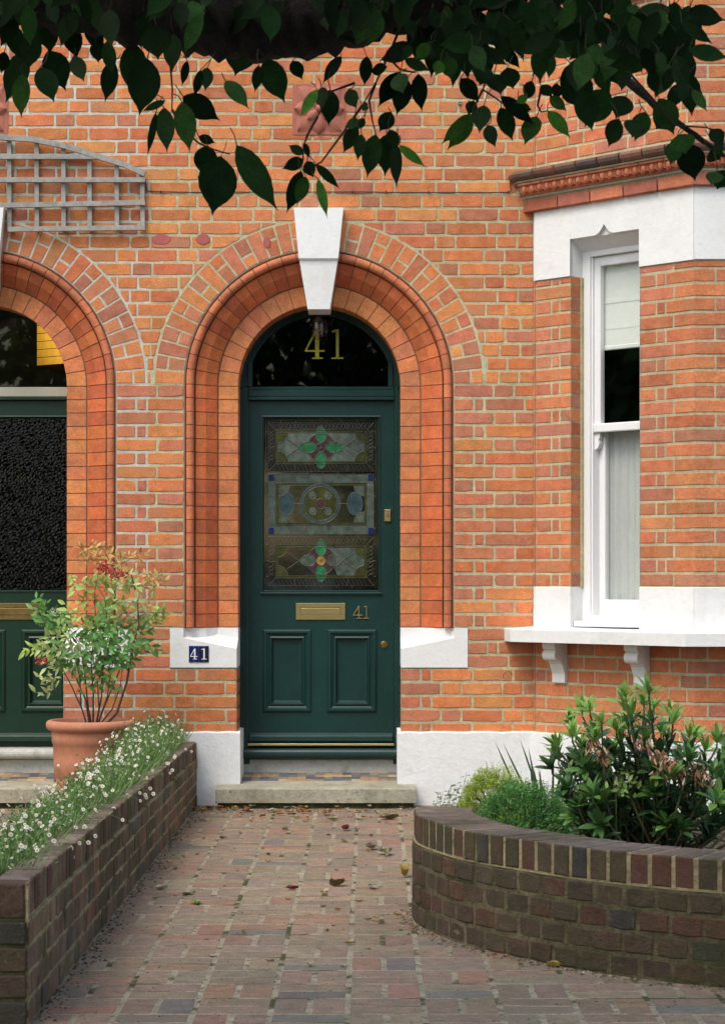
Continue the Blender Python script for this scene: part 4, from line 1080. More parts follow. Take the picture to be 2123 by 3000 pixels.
def garden_wall(name, label, f, L_, h, nrow, cope, thick, copew, headers, inner, loc, ends=True, kd='garden', lowm='mortar_moss'):
    rt = empty(name, loc, label, 'garden wall')
    mb = MB(); mo = MB(); ml = MB(); ch = (h - cope) / nrow
    for k in range(nrow):
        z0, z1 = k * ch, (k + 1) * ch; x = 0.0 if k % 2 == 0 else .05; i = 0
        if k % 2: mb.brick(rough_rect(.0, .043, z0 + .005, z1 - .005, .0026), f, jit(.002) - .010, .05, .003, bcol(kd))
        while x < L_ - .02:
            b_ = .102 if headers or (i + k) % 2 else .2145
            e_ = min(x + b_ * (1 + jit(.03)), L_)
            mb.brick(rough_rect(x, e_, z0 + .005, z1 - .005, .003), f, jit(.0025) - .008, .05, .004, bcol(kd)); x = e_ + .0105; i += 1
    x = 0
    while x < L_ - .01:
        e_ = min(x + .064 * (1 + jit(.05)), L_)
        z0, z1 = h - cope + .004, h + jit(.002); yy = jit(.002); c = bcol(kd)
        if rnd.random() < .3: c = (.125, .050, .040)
        # coping brick: header laid across, bevelled front, top and back
        P = [(x, z0), (e_, z0), (e_, z1), (x, z1)]
        mb.brick(rough_rect(x, e_, z0, z1, .001), f, yy, .012, .004, c)
        mb.brick([(x, .004), (e_, .004), (e_, copew), (x, copew)], lambda u, v, w_, z1=z1: f(u, z1 - w_, v), -.0004, cope - .01, .003, mix(c, (.21, .17, .15), .6))
        x = e_ + .0118
    n = max(4, int(L_ / .04))
    for i in range(n):
        u0, u1 = L_ * i / n, L_ * (i + 1) / n
        ml.poly([f(u0, 0, -.005), f(u1, 0, -.005), f(u1, h - cope, -.005), f(u0, h - cope, -.005)])
        mo.poly([f(u0, h - cope, -.005), f(u1, h - cope, -.005), f(u1, h - cope, .003), f(u0, h - cope, .003)])
        mo.poly([f(u0, h - cope, .003), f(u1, h - cope, .003), f(u1, h - .002, .003), f(u0, h - .002, .003)])
        mo.poly([f(u0, h - .002, .003), f(u1, h - .002, .003), f(u1, h - .002, copew - .004), f(u0, h - .002, copew - .004)])
        mo.poly([f(u0, 0, copew - .004), f(u1, 0, copew - .004), f(u1, h - .006, copew - .004), f(u0, h - .006, copew - .004)])
    for u_ in (0.001, L_ - .001): mo.poly([f(u_, 0, -.005), f(u_, 0, copew - .004), f(u_, h - .006, copew - .004), f(u_, h - .006, -.005)])
    mb.build('brickwork', M['wallbrick'], rt); mo.build('coping_mortar', M['mortar_sand'], rt); ml.build('mortar', M[lowm], rt)
    return rt
HW = .39
cur = catmull([(.178, -3.62), (.168, -3.78), (.186, -3.97), (.285, -4.28), (.395, -4.47), (.519, -4.634), (.66, -4.805), (.834, -4.956), (1.064, -5.105), (1.4, -5.25), (1.8, -5.36), (2.3, -5.42)])
fcur, Lc = path_f(cur)
cw = garden_wall('garden_wall', 'curved dark brick garden wall with upright coping bricks to the right of the path', fcur, Lc, HW, 4, .102, .215, .215, True, None, (.9, -5.0, 0))
# left planter: right side, front end, left side
zs_ = lambda y: 1 - .115 * (5.65 + y) / 5.65
f_r = lambda u, v, w_: (-.95 - w_, -5.65 + u, v * zs_(-5.65 + u))
lw = garden_wall('garden_wall', 'straight dark brick planter wall along the left of the path, filled with daisies', f_r, 5.62, .397, 4, .102, .1, .102, False, None, (-1.1, -2.8, 0), kd='gardenleft', lowm='mortar_sand')
mb = MB(); ch = .295 / 4
for k in range(4):
    x = -1.25
    for L_ in ([.2145, .0755] if k % 2 else [.102, .188]):
        mb.brick(rough_rect(x, x + L_, k * ch + .005, (k + 1) * ch - .005, .0015), lambda u, v, w_: (u, -5.65 + w_, v), -.012 + jit(.002), .05, .004, bcol('garden')); x += L_ + .0105
mb.brick(rough_rect(-1.25, -.952 - .002, .295 + .004, .397, .001), lambda u, v, w_: (u, -5.65 + w_, v), -.004, .10, .005, bcol('garden'), back=True)
mb.build('end_face', M['wallbrick'], lw)
mb = MB(); mb.box(-1.248, -.955, -5.654, -5.60, 0, .300); mb.build('end_mortar', M['mortar_moss'], lw)
mb = MB(); x = -5.55
while x < -.05:
    for k in range(4):
        L_ = .2145
        mb.brick(rough_rect(-x - L_, -x, k * ch + .005, (k + 1) * ch - .005, .0015), lambda u, v, w_: (-1.25 + w_, -u, v * zs_(-u)), -.002, .05, .004, bcol('garden'))
    mb.brick([(-x - .2145, .299), (-x, .299), (-x, .397), (-x - .2145, .397)], lambda u, v, w_: (-1.25 + w_, -u, v * zs_(-u)), -.002, .09, .004, bcol('garden'), back=True)
    x += .225
mb.box(-1.245, -1.20, -5.6, -.03, 0, .33); mb.build('back_leaf', M['wallbrick'], lw)
def soil_patch(name, poly, zfun, label, nx=24):
    xs = [p[0] for p in poly]; ys = [p[1] for p in poly]; mb = MB()
    x0, x1, y0, y1 = min(xs), max(xs), min(ys), max(ys); ny = int(nx * (y1 - y0) / (x1 - x0)) + 1
    hz = {}
    for i in range(nx + 1):
        for j_ in range(ny + 1): hz[i, j_] = zfun(x0 + (x1 - x0) * i / nx, y0 + (y1 - y0) * j_ / ny) + jit(.005)
    def inside(x, y):
        r_ = False; n = len(poly)
        for k in range(n):
            (xa, ya), (xb, yb_) = poly[k], poly[(k + 1) % n]
            if (ya > y) != (yb_ > y) and x < (xb - xa) * (y - ya) / (yb_ - ya) + xa: r_ = not r_
        return r_
    for i in range(nx):
        for j_ in range(ny):
            cx_, cy_ = x0 + (x1 - x0) * (i + .5) / nx, y0 + (y1 - y0) * (j_ + .5) / ny
            if not inside(cx_, cy_): continue
            mb.poly([(x0 + (x1 - x0) * a / nx, y0 + (y1 - y0) * b / ny, hz[a, b]) for a, b in ((i, j_), (i + 1, j_), (i + 1, j_ + 1), (i, j_ + 1))], smooth=True)
    mb.build(name, M['soil'], kind='structure')
soil_patch('soil', [(-1.21, -5.58), (-1.04, -5.58), (-1.04, -.03), (-1.21, -.03)], lambda x, y: .355 * zs_(y), '', 4)
def bed(x, y):
    zw = 7.25 - .75 * min(1.2, max(0, x - .3)); z_ = 1.24 - .85 * (DIST + y) / zw - .03
    return max(.020, min(.335, z_) * min(1, max(0, (x - .24) * 5)))
inner = [Vector(fcur(u_, 0, .18)[:2]) for u_ in [Lc * t / 40 for t in range(41)]]
soil_patch('soil', [(p.x, p.y) for p in inner] + [(2.6, -5.3), (2.6, -.9), (1.7, -.85), (.9, -.05), (.5, -.05), (.42, -2.2)],
           bed, '', 60)

# ------------------------------------------------------------------ plants
def leaf(mb, base, tip, up, width, c, fold=.18, bend=.12, prof=None, m=0, n=None):
    base = Vector(base); tip = Vector(tip); ax = tip - base; L_ = ax.length
    if L_ < 1e-5: return
    d = ax / L_; up = Vector(up); up = up - d * up.dot(d)
    if up.length < 1e-4: up = Vector((0, 0, 1)) - d * d.z + Vector((.01, 0, 0))
    up.normalize(); side = d.cross(up)
    prof = prof or ((0, .04), (.12, .55), (.32, .95), (.52, 1), (.72, .72), (.87, .34), (1, .02))
    V = []; F_ = []
    for (t, h) in prof:
        p = base + ax * t - up * bend * L_ * (t * t); hw = width / 2 * h
        V += [p - side * hw + up * fold * hw, p, p + side * hw + up * fold * hw]
    for i in range(len(prof) - 1):
        a = i * 3; F_ += [(a, a + 1, a + 4, a + 3), (a + 1, a + 2, a + 5, a + 4)]
    mb.add(V, F_, c, m, True)
SM = ((0, .05), (.35, 1), (.7, .7), (1, .03))
def rv(a=1): return Vector((jit(a), jit(a), jit(a)))
def vary(c, a=.2): k = 1 + jit(a); return (c[0] * k * (1 + jit(a * .4)), c[1] * k, c[2] * k)

# terracotta pot
PX, PY = -1.4575, -.5
mb = MB(); rim = .505
prof = [(.135, 0), (.150, .02), (.180, .12), (.196, .21), (.200, .30), (.203, .38), (.208, .385), (.212, .44), (.208, .446), (.222, .452), (.236, .462), (.240, .478), (.238, .494), (.228, .503), (.212, .505), (.200, .500), (.196, .47), (.19, .44), (.0, .435)]
prof2 = []
for i, (r_, z_) in enumerate(prof):
    prof2.append((r_, z_))
    if i in (2,): prof2 += [(.1835, .150), (.181, .153), (.1865, .175), (.1845, .178), (.1905, .200), (.1885, .203)]
mb.lathe(sorted(prof2[:8 + 6], key=lambda q: q[1])[:0] + prof2, PX, PY, 56)
pot = empty('plant_pot', (PX, PY, 0), 'large terracotta pot with rolled rim holding a berried shrub', 'plant pot')
mb.build('pot_body', M['terracotta'], pot)
mb = MB(); mb.lathe([(.192, .452), (.1, .462), (0, .465)], PX, PY, 24); mb.build('potting_soil', M['soil'], pot)
# nandina
nd = empty('potted_shrub', (PX, PY, .46), 'airy green shrub with red berries and orange tinted tips growing in the terracotta pot', 'shrub')
st = MB(); lf = MB(); be = MB(); fl_ = MB()
def dp(dx, dy, Y): x_, z_ = at(dx, dy, Y); return Vector((x_, Y, z_))
stemc = (.075, .045, .03)
stems = [[(218, 1632), (262, 1600), (285, 1530), (298, 1450), (312, 1400), (308, 1340), (296, 1290), (282, 1262)],
         [(212, 1632), (235, 1580), (262, 1520), (280, 1470), (312, 1410), (345, 1380)],
         [(205, 1632), (196, 1560), (190, 1500), (176, 1440), (150, 1400), (115, 1380)], [(200, 1632), (182, 1580), (178, 1520), (165, 1470), (150, 1430)],
         [(208, 1632), (210, 1560), (205, 1480), (215, 1400), (210, 1330), (225, 1270)], [(214, 1632), (228, 1560), (230, 1500), (245, 1420), (235, 1340), (210, 1300)],
         [(198, 1632), (184, 1590), (160, 1540), (140, 1500), (110, 1480), (80, 1470)], [(210, 1632), (222, 1590), (220, 1530), (240, 1470), (262, 1400), (300, 1370)],
         [(203, 1632), (192, 1570), (170, 1520), (150, 1500)], [(212, 1632), (250, 1590), (268, 1540), (275, 1500)], [(206, 1632), (200, 1600), (188, 1550)], [(216, 1632), (226, 1600), (240, 1560), (250, 1500), (262, 1450)]]
ends_ = []
for si, s_ in enumerate(stems):
    yoff = jit(.10); P = []
    for i, p in enumerate(s_): P.append(dp(p[0] + jit(1.5), p[1], PY + yoff * i / len(s_) + (0 if i else jit(.03))))
    P[0].z = .44
    r0_ = .0075 if si == 0 else .0048
    st.tube(P, [r0_ * (1 - .75 * i / (len(P) - 1)) for i in range(len(P))], 6, vary(stemc))
YG_ = (.32, .43, .10); GR = (.11, .27, .06); OR = (.50, .34, .11); PG = (.40, .48, .20)
sprays = [(100, 1375, 34, GR, 14), (125, 1400, 30, GR, 14), (90, 1355, 20, GR, 6), (140, 1425, 22, GR, 8), (190, 1330, 36, YG_, 18), (235, 1330, 34, YG_, 16), (215, 1375, 38, YG_, 20), (255, 1375, 30, PG, 15), (175, 1380, 30, YG_, 12),
          (225, 1255, 30, OR, 18), (195, 1240, 26, OR, 14), (250, 1275, 28, OR, 14), (330, 1288, 32, OR, 16), (300, 1265, 26, OR, 12), (350, 1300, 20, OR, 7), (290, 1330, 34, PG, 12), (320, 1360, 26, PG, 9), (270, 1300, 28, YG_, 10),
          (200, 1420, 45, GR, 26), (250, 1430, 45, GR, 26), (225, 1470, 42, GR, 24), (180, 1460, 38, GR, 18), (280, 1470, 36, GR, 18), (300, 1420, 34, GR, 16), (325, 1395, 30, YG_, 14), (345, 1380, 22, YG_, 8),
          (120, 1455, 34, YG_, 15), (90, 1450, 20, YG_, 9), (150, 1440, 34, PG, 12), (165, 1480, 34, PG, 14), (140, 1500, 28, PG, 9), (110, 1540, 24, PG, 7), (125, 1520, 22, PG, 6), (200, 1520, 36, GR, 14), (240, 1520, 36, GR, 14), (195, 1500, 34, GR, 12), (270, 1440, 40, GR, 18), (230, 1400, 40, YG_, 14)]
for (dx, dy, rr, c0, n_) in sprays:
    yy = PY + jit(.16)
    cen = dp(dx, dy, yy); inw = Vector((PX, PY, cen.z - .12))
    for t in range(4):
        nn_ = max(3, int(n_ / 2.0)); ang = jit(1.6) + (math.pi / 2 if dy < 1300 else (math.pi if dx < 190 else 0)) ; ln = rr / 407 * 2.0
        dv = Vector((math.cos(ang) * .9, jit(.6), math.sin(ang) * .35 + .1)).normalized()
        o0 = cen + rv(rr / 407 * .8) - dv * ln * .5
        tw_ = [o0, o0 + dv * ln * .5 + Vector((0, 0, .01)), o0 + dv * ln]
        st.tube(tw_, .0012, 3, (.12, .10, .04), cap=False)
        for k in range(nn_):
            t_ = (k + .6) / nn_; p = o0 + dv * ln * t_ + Vector((0, 0, .01 * math.sin(3.1 * t_)))
            sd_ = Vector((-dv.z, jit(.5), dv.x)).normalized() * (1 if k % 2 else -1)
            tipd = (dv * .7 + sd_ * .7 + rv(.35) + Vector((0, 0, -.12))).normalized(); L_ = rnd.uniform(.034, .062) * (.72 if c0 is OR else 1)
            leaf(lf, p, p + tipd * L_, Vector((jit(.6), -.9, .4 + jit(.4))), L_ * .40, vary(c0, .22), .25, .15, SM)
def berries(dx, dy, n_, rr):
    cen = dp(dx, dy, PY - .25)
    for _ in range(n_):
        p = cen + Vector((jit(rr) * 1.5, jit(rr * .6), jit(rr)))
        st.tube([cen + Vector((0, .01, .02)), p], .0008, 3, (.25, .06, .03), cap=False)
        r_ = rnd.uniform(.0042, .0056)
        V = [p + Vector((r_ * math.sin(math.pi * a / 4) * math.cos(2 * math.pi * b / 6), r_ * math.sin(math.pi * a / 4) * math.sin(2 * math.pi * b / 6), r_ * math.cos(math.pi * a / 4))) for a in range(5) for b in range(6)]
        be.add(V, [(a * 6 + b, a * 6 + (b + 1) % 6, (a + 1) * 6 + (b + 1) % 6, (a + 1) * 6 + b) for a in range(4) for b in range(6)], (1, 1, 1), 0, True)
berries(236, 1276, 26, .026); berries(262, 1290, 34, .024); berries(228, 1268, 14, .02); berries(92, 1482, 26, .019); berries(275, 1290, 12, .02)
for _ in range(60):
    p = dp(128 + jit(11), 1372 + jit(9), PY - .1) + Vector((0, jit(.02), 0)); leaf(fl_, p, p + rv(.006), (0, -1, .3), .005, (.55, .58, .42), 0, 0, SM)
for k in range(26):                                # dry twiglets right of the crown
    a = dp(325 + jit(10), 1400 - k * 4, PY + .03); b = a + Vector((.02 + jit(.03), jit(.02), .03 + jit(.02))); st.tube([a, b], .0009, 3, (.16, .08, .05), cap=False)
    leaf(st, b, b + rv(.01), (0, -1, 0), .003, (.28, .12, .07), 0, 0, SM)
st.build('stems', M['stem'], nd); lf.build('leaves', M['leaf'], nd, kind='stuff'); be.build('berries', M['berry'], nd, kind='stuff'); fl_.build('flower_buds', M['petal'], nd, kind='stuff')

# daisies in the left planter
fo = MB()
def daisy(p, nrm, r_):
    nrm = Vector(nrm).normalized(); a = nrm.cross(Vector((.3, .2, .9))).normalized(); b = nrm.cross(a); n = 9
    c = rnd.choice([(.80, .80, .74), (.80, .80, .74), (.78, .66, .62)])
    for k in range(n):
        t = 2 * math.pi * k / n; d = a * math.cos(t) + b * math.sin(t); s_ = (a * -math.sin(t) + b * math.cos(t)) * r_ * .27
        fo.poly([p + d * r_ * .25, p + d * r_ * .8 + s_ + nrm * .001, p + d * r_ * 1.05, p + d * r_ * .8 - s_ + nrm * .001], c, 1)
    fo.poly([p + nrm * .0022 + (a * math.cos(t) + b * math.sin(t)) * r_ * .36 for t in [k * math.pi / 3 for k in range(6)]], (.55, .42, .05), 1)
tufts = []
for i in range(120):
    y_ = -5.25 + 5.2 * (i / 120) ; y_ += jit(.08)
    far = (y_ + 5.25) / 5.2
    x_ = -1.12 + jit(.06); h_ = (.05 + .09 * far) * rnd.uniform(.7, 1.25); tufts.append((x_, y_, h_))
for (x_, y_, h_) in tufts:
    zb_ = .35 * zs_(y_)
    for k in range(105):
        a = jit(math.pi); sp = rnd.uniform(0, .13); lean = Vector((math.cos(a) * sp * 1.0, math.sin(a) * sp * 1.6, 0))
        b = Vector((x_ + jit(.04), y_ + jit(.05), zb_)); top = b + lean + Vector((0, 0, h_ * rnd.uniform(.4, 1.3) + .03 - sp * .15))
        c = vary(rnd.choice([(.13, .24, .06), (.18, .30, .09), (.09, .17, .045), (.24, .33, .13)]), .25)
        leaf(fo, b + lean * .5 + Vector((0, 0, h_ * .35)), top, rv(), .0036, c, 0, .1, SM)
        if rnd.random() < .35:
            q = top + rv(.012); leaf(fo, top, q, rv(), .008, c, 0, 0, SM)
        if k < 5:
            q = top + Vector((jit(.03), jit(.03), rnd.uniform(.01, .045))); fo.tube([b + lean * .5 + Vector((0, 0, .03)), top * .6 + q * .4 , q], .0008, 3, (.12, .18, .06), cap=False)
            daisy(q, (jit(.9), -.5 + jit(.8), .7), rnd.uniform(.0042, .0088))
for _ in range(34):                                # stray stems hanging over the coping
    y_ = rnd.uniform(-5.1, -.3); z_ = .40 * zs_(y_); a = Vector((-1.06, y_, z_)); q = Vector((-.95 + rnd.uniform(-.06, .05), y_ + jit(.08), z_ + rnd.uniform(-.05, .04)))
    fo.tube([a, (a + q) / 2 + Vector((0, 0, .02)), q], .001, 3, (.12, .18, .06), cap=False); daisy(q, (.5 + jit(.3), -.8, .4), rnd.uniform(.007, .0095))
fo.build('daisies', [M['leaf'], M['petal']], kind='stuff', loc=(-1.12, -2.8, .35), label='low mass of small white daisies with fine green foliage along the left planter wall', cat='daisies')

# rhododendron
def rosette(mb, p, d, n_, L_, c, wd=.27, droop=.2):
    d = Vector(d).normalized(); a = d.cross(Vector((.2, .9, .3))).normalized(); b = d.cross(a); ph = jit(3)
    for k in range(n_):
        t = ph + 2.4 * k; el_ = R(rnd.uniform(15, 65)) if k > 2 else R(75); s_ = a * math.cos(t) + b * math.sin(t)
        dd = (s_ * math.cos(el_) + d * math.sin(el_)).normalized(); l_ = L_ * rnd.uniform(.7, 1.1)
        leaf(mb, p - d * .01 * k / n_, p + dd * l_, d, l_ * wd, vary(c, .22), .22, droop, ((0, .1), (.15, .45), (.4, .92), (.62, 1), (.82, .7), (.94, .35), (1, .04)))
rh = empty('rhododendron', (1.05, -3.95, .33), 'leafy evergreen rhododendron with withered brown flower heads in the curved bed', 'shrub')
st = MB(); lf = MB(); dd_ = MB()
heads = []
def zy(dx, dy, Y): x_, z_ = at(dx, dy, Y); return Vector((x_, Y, z_))
outl = [(1250, 1665), (1275, 1620), (1325, 1590), (1400, 1560), (1450, 1555), (1500, 1600), (1560, 1650), (1600, 1660), (1640, 1680), (1290, 1650), (1350, 1620), (1420, 1600), (1470, 1590), (1380, 1640), (1440, 1650), (1330, 1660), (1485, 1640), (1540, 1690),
        (1310, 1700), (1350, 1720), (1290, 1740), (1280, 1790), (1320, 1770), (1370, 1760), (1420, 1740), (1460, 1780), (1500, 1740), (1560, 1750), (1600, 1730), (1640, 1760), (1300, 1830), (1340, 1850), (1390, 1810), (1400, 1860), (1450, 1840), (1510, 1810), (1560, 1830), (1600, 1850), (1650, 1820),
        (1440, 1700), (1380, 1690), (1620, 1700), (1345, 1800), (1530, 1860), (1580, 1790), (1480, 1700), (1310, 1860), (1265, 1760), (1540, 1710), (1410, 1780), (1360, 1830), (1690, 1720), (1700, 1800), (1480, 1820), (1250, 1700)]
for i, (dx, dy) in enumerate(outl + [(a + jit(24), b + abs(jit(24))) for a, b in outl[::2]] + [(a + jit(20), b + abs(jit(30)) + 8) for a, b in outl[1::2]]):
    Y_ = -3.95 + jit(.28)
    p = zy(dx + jit(6), dy + jit(6), Y_)
    b0 = Vector((1.02 + jit(.12), -3.95 + jit(.1), .20)); mid = b0 * .45 + p * .55 + Vector((jit(.04), jit(.04), -.04))
    st.tube([b0, mid, p - Vector((0, 0, .02)), p], [.007, .005, .0035, .003], 5, (.10, .085, .04) if i % 3 else (.16, .17, .06))
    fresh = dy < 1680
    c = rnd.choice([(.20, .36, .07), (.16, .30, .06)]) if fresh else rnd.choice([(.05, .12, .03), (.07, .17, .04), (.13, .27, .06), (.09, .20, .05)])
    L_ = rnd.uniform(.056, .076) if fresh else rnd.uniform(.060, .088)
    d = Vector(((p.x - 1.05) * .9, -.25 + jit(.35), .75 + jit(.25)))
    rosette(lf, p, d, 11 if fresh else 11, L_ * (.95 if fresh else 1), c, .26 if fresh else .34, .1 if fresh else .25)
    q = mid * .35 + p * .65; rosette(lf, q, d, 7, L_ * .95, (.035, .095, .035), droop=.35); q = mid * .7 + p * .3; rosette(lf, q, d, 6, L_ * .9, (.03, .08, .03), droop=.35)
for (dx, dy, n_) in ((1330, 1670, 14), (1350, 1690, 10), (1470, 1690, 18), (1500, 1710, 22), (1440, 1665, 14), (1520, 1730, 20), (1575, 1740, 12), (1560, 1720, 14), (1480, 1730, 14), (1322, 1655, 8)):
    cen = zy(dx, dy, -4.22)
    for _ in range(int(n_ * 1.7)):
        p = cen + Vector((jit(.03), jit(.02), jit(.018))); leaf(dd_, p, p + Vector((jit(.02), jit(.015), -.018 + jit(.015))), rv(), .009, vary(rnd.choice([(.42, .22, .12), (.30, .13, .07), (.5, .3, .2)]), .2), .3, .3, SM)
    st.tube([cen + Vector((0, .2, -.1)), cen], .003, 4, (.15, .12, .05))
st.build('stems', M['stem'], rh); lf.build('leaves', M['leafgloss'], rh, kind='stuff'); dd_.build('withered_flowers', M['deadleaf'], rh, kind='stuff')
# small conifers
def conifer(cx_, cy_, zb_, rx, ry, rz, cA, cB, n_, L_, label, nb=7):
    mb = MB(); root = empty('dwarf_conifer', (cx_, cy_, zb_), label, 'shrub')
    for _ in range(n_):
        th = rnd.uniform(0, 2 * math.pi); ph = math.acos(rnd.uniform(-.15, 1)); rr = rnd.uniform(.72, 1.04) * (1 + .10 * math.sin(3 * th + 2) * math.sin(2 * ph) + .07 * math.sin(7 * th))
        nx_, ny_, nz_ = math.sin(ph) * math.cos(th), math.sin(ph) * math.sin(th), math.cos(ph)
        p = Vector((cx_ + rx * rr * nx_, cy_ + ry * rr * ny_, zb_ + rz * rr * nz_)); d = (Vector((nx_, ny_, nz_ + .35)) + rv(.35)).normalized()
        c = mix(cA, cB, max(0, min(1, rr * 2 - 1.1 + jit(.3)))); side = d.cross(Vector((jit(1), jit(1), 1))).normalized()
        for k in range(nb):
            t = k / nb; s_ = 1 if k % 2 else -1
            q = p + d * L_ * t; leaf(mb, q, q + (d * .6 + side * s_ * .8 + rv(.3)).normalized() * L_ * .42, rv(), .0032, vary(c, .2), 0, 0, SM)
    mb.build('foliage', M['leaf'], root, kind='stuff')
    mb = MB()
    for k in range(9):
        a = k * .7; mb.tube([(cx_, cy_, bed(cx_, cy_)), (cx_ + rx * .4 * math.cos(a), cy_ + ry * .4 * math.sin(a), zb_ + rz * .4), (cx_ + rx * .8 * math.cos(a), cy_ + ry * .8 * math.sin(a), zb_ + rz * .7)], [.006, .004, .002], 4, (.06, .05, .03))
    mb.build('stems', M['stem'], root)
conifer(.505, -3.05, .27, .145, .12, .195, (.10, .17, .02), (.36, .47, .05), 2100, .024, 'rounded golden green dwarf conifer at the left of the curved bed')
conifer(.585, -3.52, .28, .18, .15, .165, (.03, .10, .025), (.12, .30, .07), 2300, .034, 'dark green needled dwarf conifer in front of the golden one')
# strap-leaved iris
ir = MB(); ix, iy = .73, -2.9
for k in range(17):
    a = jit(1.0); h_ = rnd.uniform(.28, .46); b = Vector((ix + jit(.035), iy + jit(.04), bed(ix, iy))); top = b + Vector((math.sin(a) * h_ * .55 - .015, jit(.08), h_ * math.cos(a * .6)))
    leaf(ir, b, top, (jit(.4), -1, .1), .014, vary((.075, .14, .06), .25), .15, .1 * (1 if k % 2 else -1), ((0, .8), (.3, 1), (.6, .8), (.85, .45), (1, .03)))
ir.build('iris_clump', M['leaf'], loc=(ix, iy, bed(ix, iy)), label='clump of upright strap shaped iris leaves between the conifers and the rhododendron', cat='plant')
# pale weed against the plinth
wd_ = MB()
for k in range(9):
    b = Vector((.33 + k * .012, -.9, .02)); top = zy(990 + k * 9 + jit(8), 1745 + jit(18) + abs(k - 6) * 4, -.9)
    wd_.tube([b, b * .5 + top * .5 + rv(.02), top], .0014, 3, (.16, .20, .10), cap=False)
    for t in range(16):
        q = b + (top - b) * (t / 16) + rv(.012); leaf(wd_, q, q + Vector((jit(.03), jit(.02), jit(.015) + .004)), (0, -.5, .8), .013, vary((.20, .26, .15), .2), .2, .1, SM)
wd_.build('weed', M['leaf'], loc=(.36, -.9, 0), label='wispy pale green weed against the white plinth right of the doorstep', cat='plant')
# leafy light sprigs inside bed and low yellow-green spurge
for (dx, dy, Y_, n_) in ((1380, 1770, -4.15, 40), (1440, 1770, -4.1, 30), (1300, 1720, -3.9, 16), (1390, 1745, -4.1, 30)):
    sp = MB()
    for k in range(n_):
        p = zy(dx + jit(28), dy + jit(22), Y_ + jit(.1)); leaf(sp, p, p + rv(.025) + Vector((0, 0, .01)), (0, -.6, .7), .014, vary((.20, .30, .07), .25), .2, .1, SM)
    p = zy(dx, dy, Y_); sp.tube([(p.x, p.y, .28), tuple(p)], .003, 4, (.12, .16, .05))
    sp.build('spurge', M['leaf'], loc=(p.x, p.y, .28), label='lime green leafy sprig among the dark rhododendron leaves', cat='plant', group='lime green sprigs in the curved bed')

# ------------------------------------------------------------------ fallen leaves
def dead_leaf(x, y, z, s_, c, rot, curl, label, group='fallen leaves on the brick path'):
    mb = MB(); n = 7; m_ = 4; prof_ = [.05, .55, .92, 1, .8, .45, .12, .02]
    V = []
    for i in range(n + 1):
        for j_ in range(-m_, m_ + 1):
            u = (i / n - .5) * s_; v_ = j_ / m_ * prof_[i] * s_ * .33
            h_ = curl * s_ * (abs(j_ / m_) ** 1.5 * .5 + .10 * (2 * i / n - 1) ** 2 + .16 * (1 + math.sin(3.1 * i / n * 2 + j_ * .9 + rot * 5))) + jit(.0015)
            V.append((x + u * math.cos(rot) - v_ * math.sin(rot), y + u * math.sin(rot) + v_ * math.cos(rot), z + .003 + h_))
    k_ = 2 * m_ + 1
    mb.add(V, [(i * k_ + j_, i * k_ + j_ + 1, (i + 1) * k_ + j_ + 1, (i + 1) * k_ + j_) for i in range(n) for j_ in range(2 * m_)], c, 0, True)
    e = Vector((x - s_ * .5 * math.cos(rot), y - s_ * .5 * math.sin(rot), z + .004 + curl * s_ * .35)); mb.tube([e, e + Vector((-math.cos(rot) * s_ * .25, -math.sin(rot) * s_ * .25 + .004, -.003 * curl))], .0012, 4, (.2, .1, .05))
    mb.build('fallen_leaf', M['deadleaf'], loc=(x, y, z), label=label, cat='leaf', group=group)
BR, OB, RD, YL, GN, PL = (.13, .07, .03), (.38, .15, .05), (.16, .025, .018), (.42, .30, .06), (.16, .20, .05), (.42, .38, .27)
for (dx, dy, s_, c, cu, lb) in ((775, 1863, .065, RD, .5, 'dark red curled leaf on the path below the doorstep'), (872, 1838, .10, (.10, .09, .03), .35, 'large olive brown curled leaf near the right end of the doorstep'),
    (755, 1988, .085, (.14, .095, .04), .45, 'crumpled brown leaf in the middle of the path'), (832, 1906, .08, (.16, .12, .08), .4, 'grey brown leaf on the path level with the coping of the curved wall'),
    (864, 1918, .10, (.28, .26, .14), .4, 'pale olive leaf on the path beside the curved wall'), (906, 1968, .07, YL, .9, 'bright yellow leaf leaning on the foot of the curved wall'),
    (440, 2028, .07, (.20, .27, .06), .2, 'small lime green leaf on the path right of the planter wall'), (424, 2006, .06, (.17, .20, .10), .2, 'dull green leaf beside the lime green one'),
    (770, 1888, .05, YL, .3, 'small yellow leaf just below the dark red leaf'), (835, 1993, .06, (.25, .25, .18), .2, 'grey green leaf right of the crumpled brown leaf'), (1240, 2170, .045, YL, .5, 'small yellow leaf at the foot of the curved wall far right'),
    (640, 1861, .055, GN, .3, 'green yellow leaf on the upper path left of centre'), (745, 1840, .06, (.2, .28, .08), .3, 'green leaf lying below the middle of the doorstep'),
    (655, 1996, .05, RD, .4, 'small red leaf in the path joint left of the crumpled brown leaf'), (360, 1995, .06, PL, .3, 'pale dry leaf near the planter wall')):
    x_, y_ = gnd(dx, dy); dead_leaf(x_, y_, .001, s_, c, jit(3), cu, lb)
k_ = 0
LBL = {0: 'small orange brown leaf in the litter along the foot of the doorstep', 1: 'tiny dry leaf scattered on the upper brick path'}
for i in range(95):
    dx = rnd.uniform(428, 560) if i < 28 else rnd.uniform(430, 930); dy = rnd.uniform(1811, 1822) if i < 50 else rnd.uniform(1820, 1845)
    x_, y_ = gnd(dx, dy); dead_leaf(x_, y_, .002 + rnd.uniform(0, .01), rnd.uniform(.02, .055), vary(rnd.choice([BR, OB, OB, YL, (.25, .14, .06), PL]), .25), jit(3), rnd.uniform(.1, .5), LBL[0], 'dry leaf litter by the doorstep')
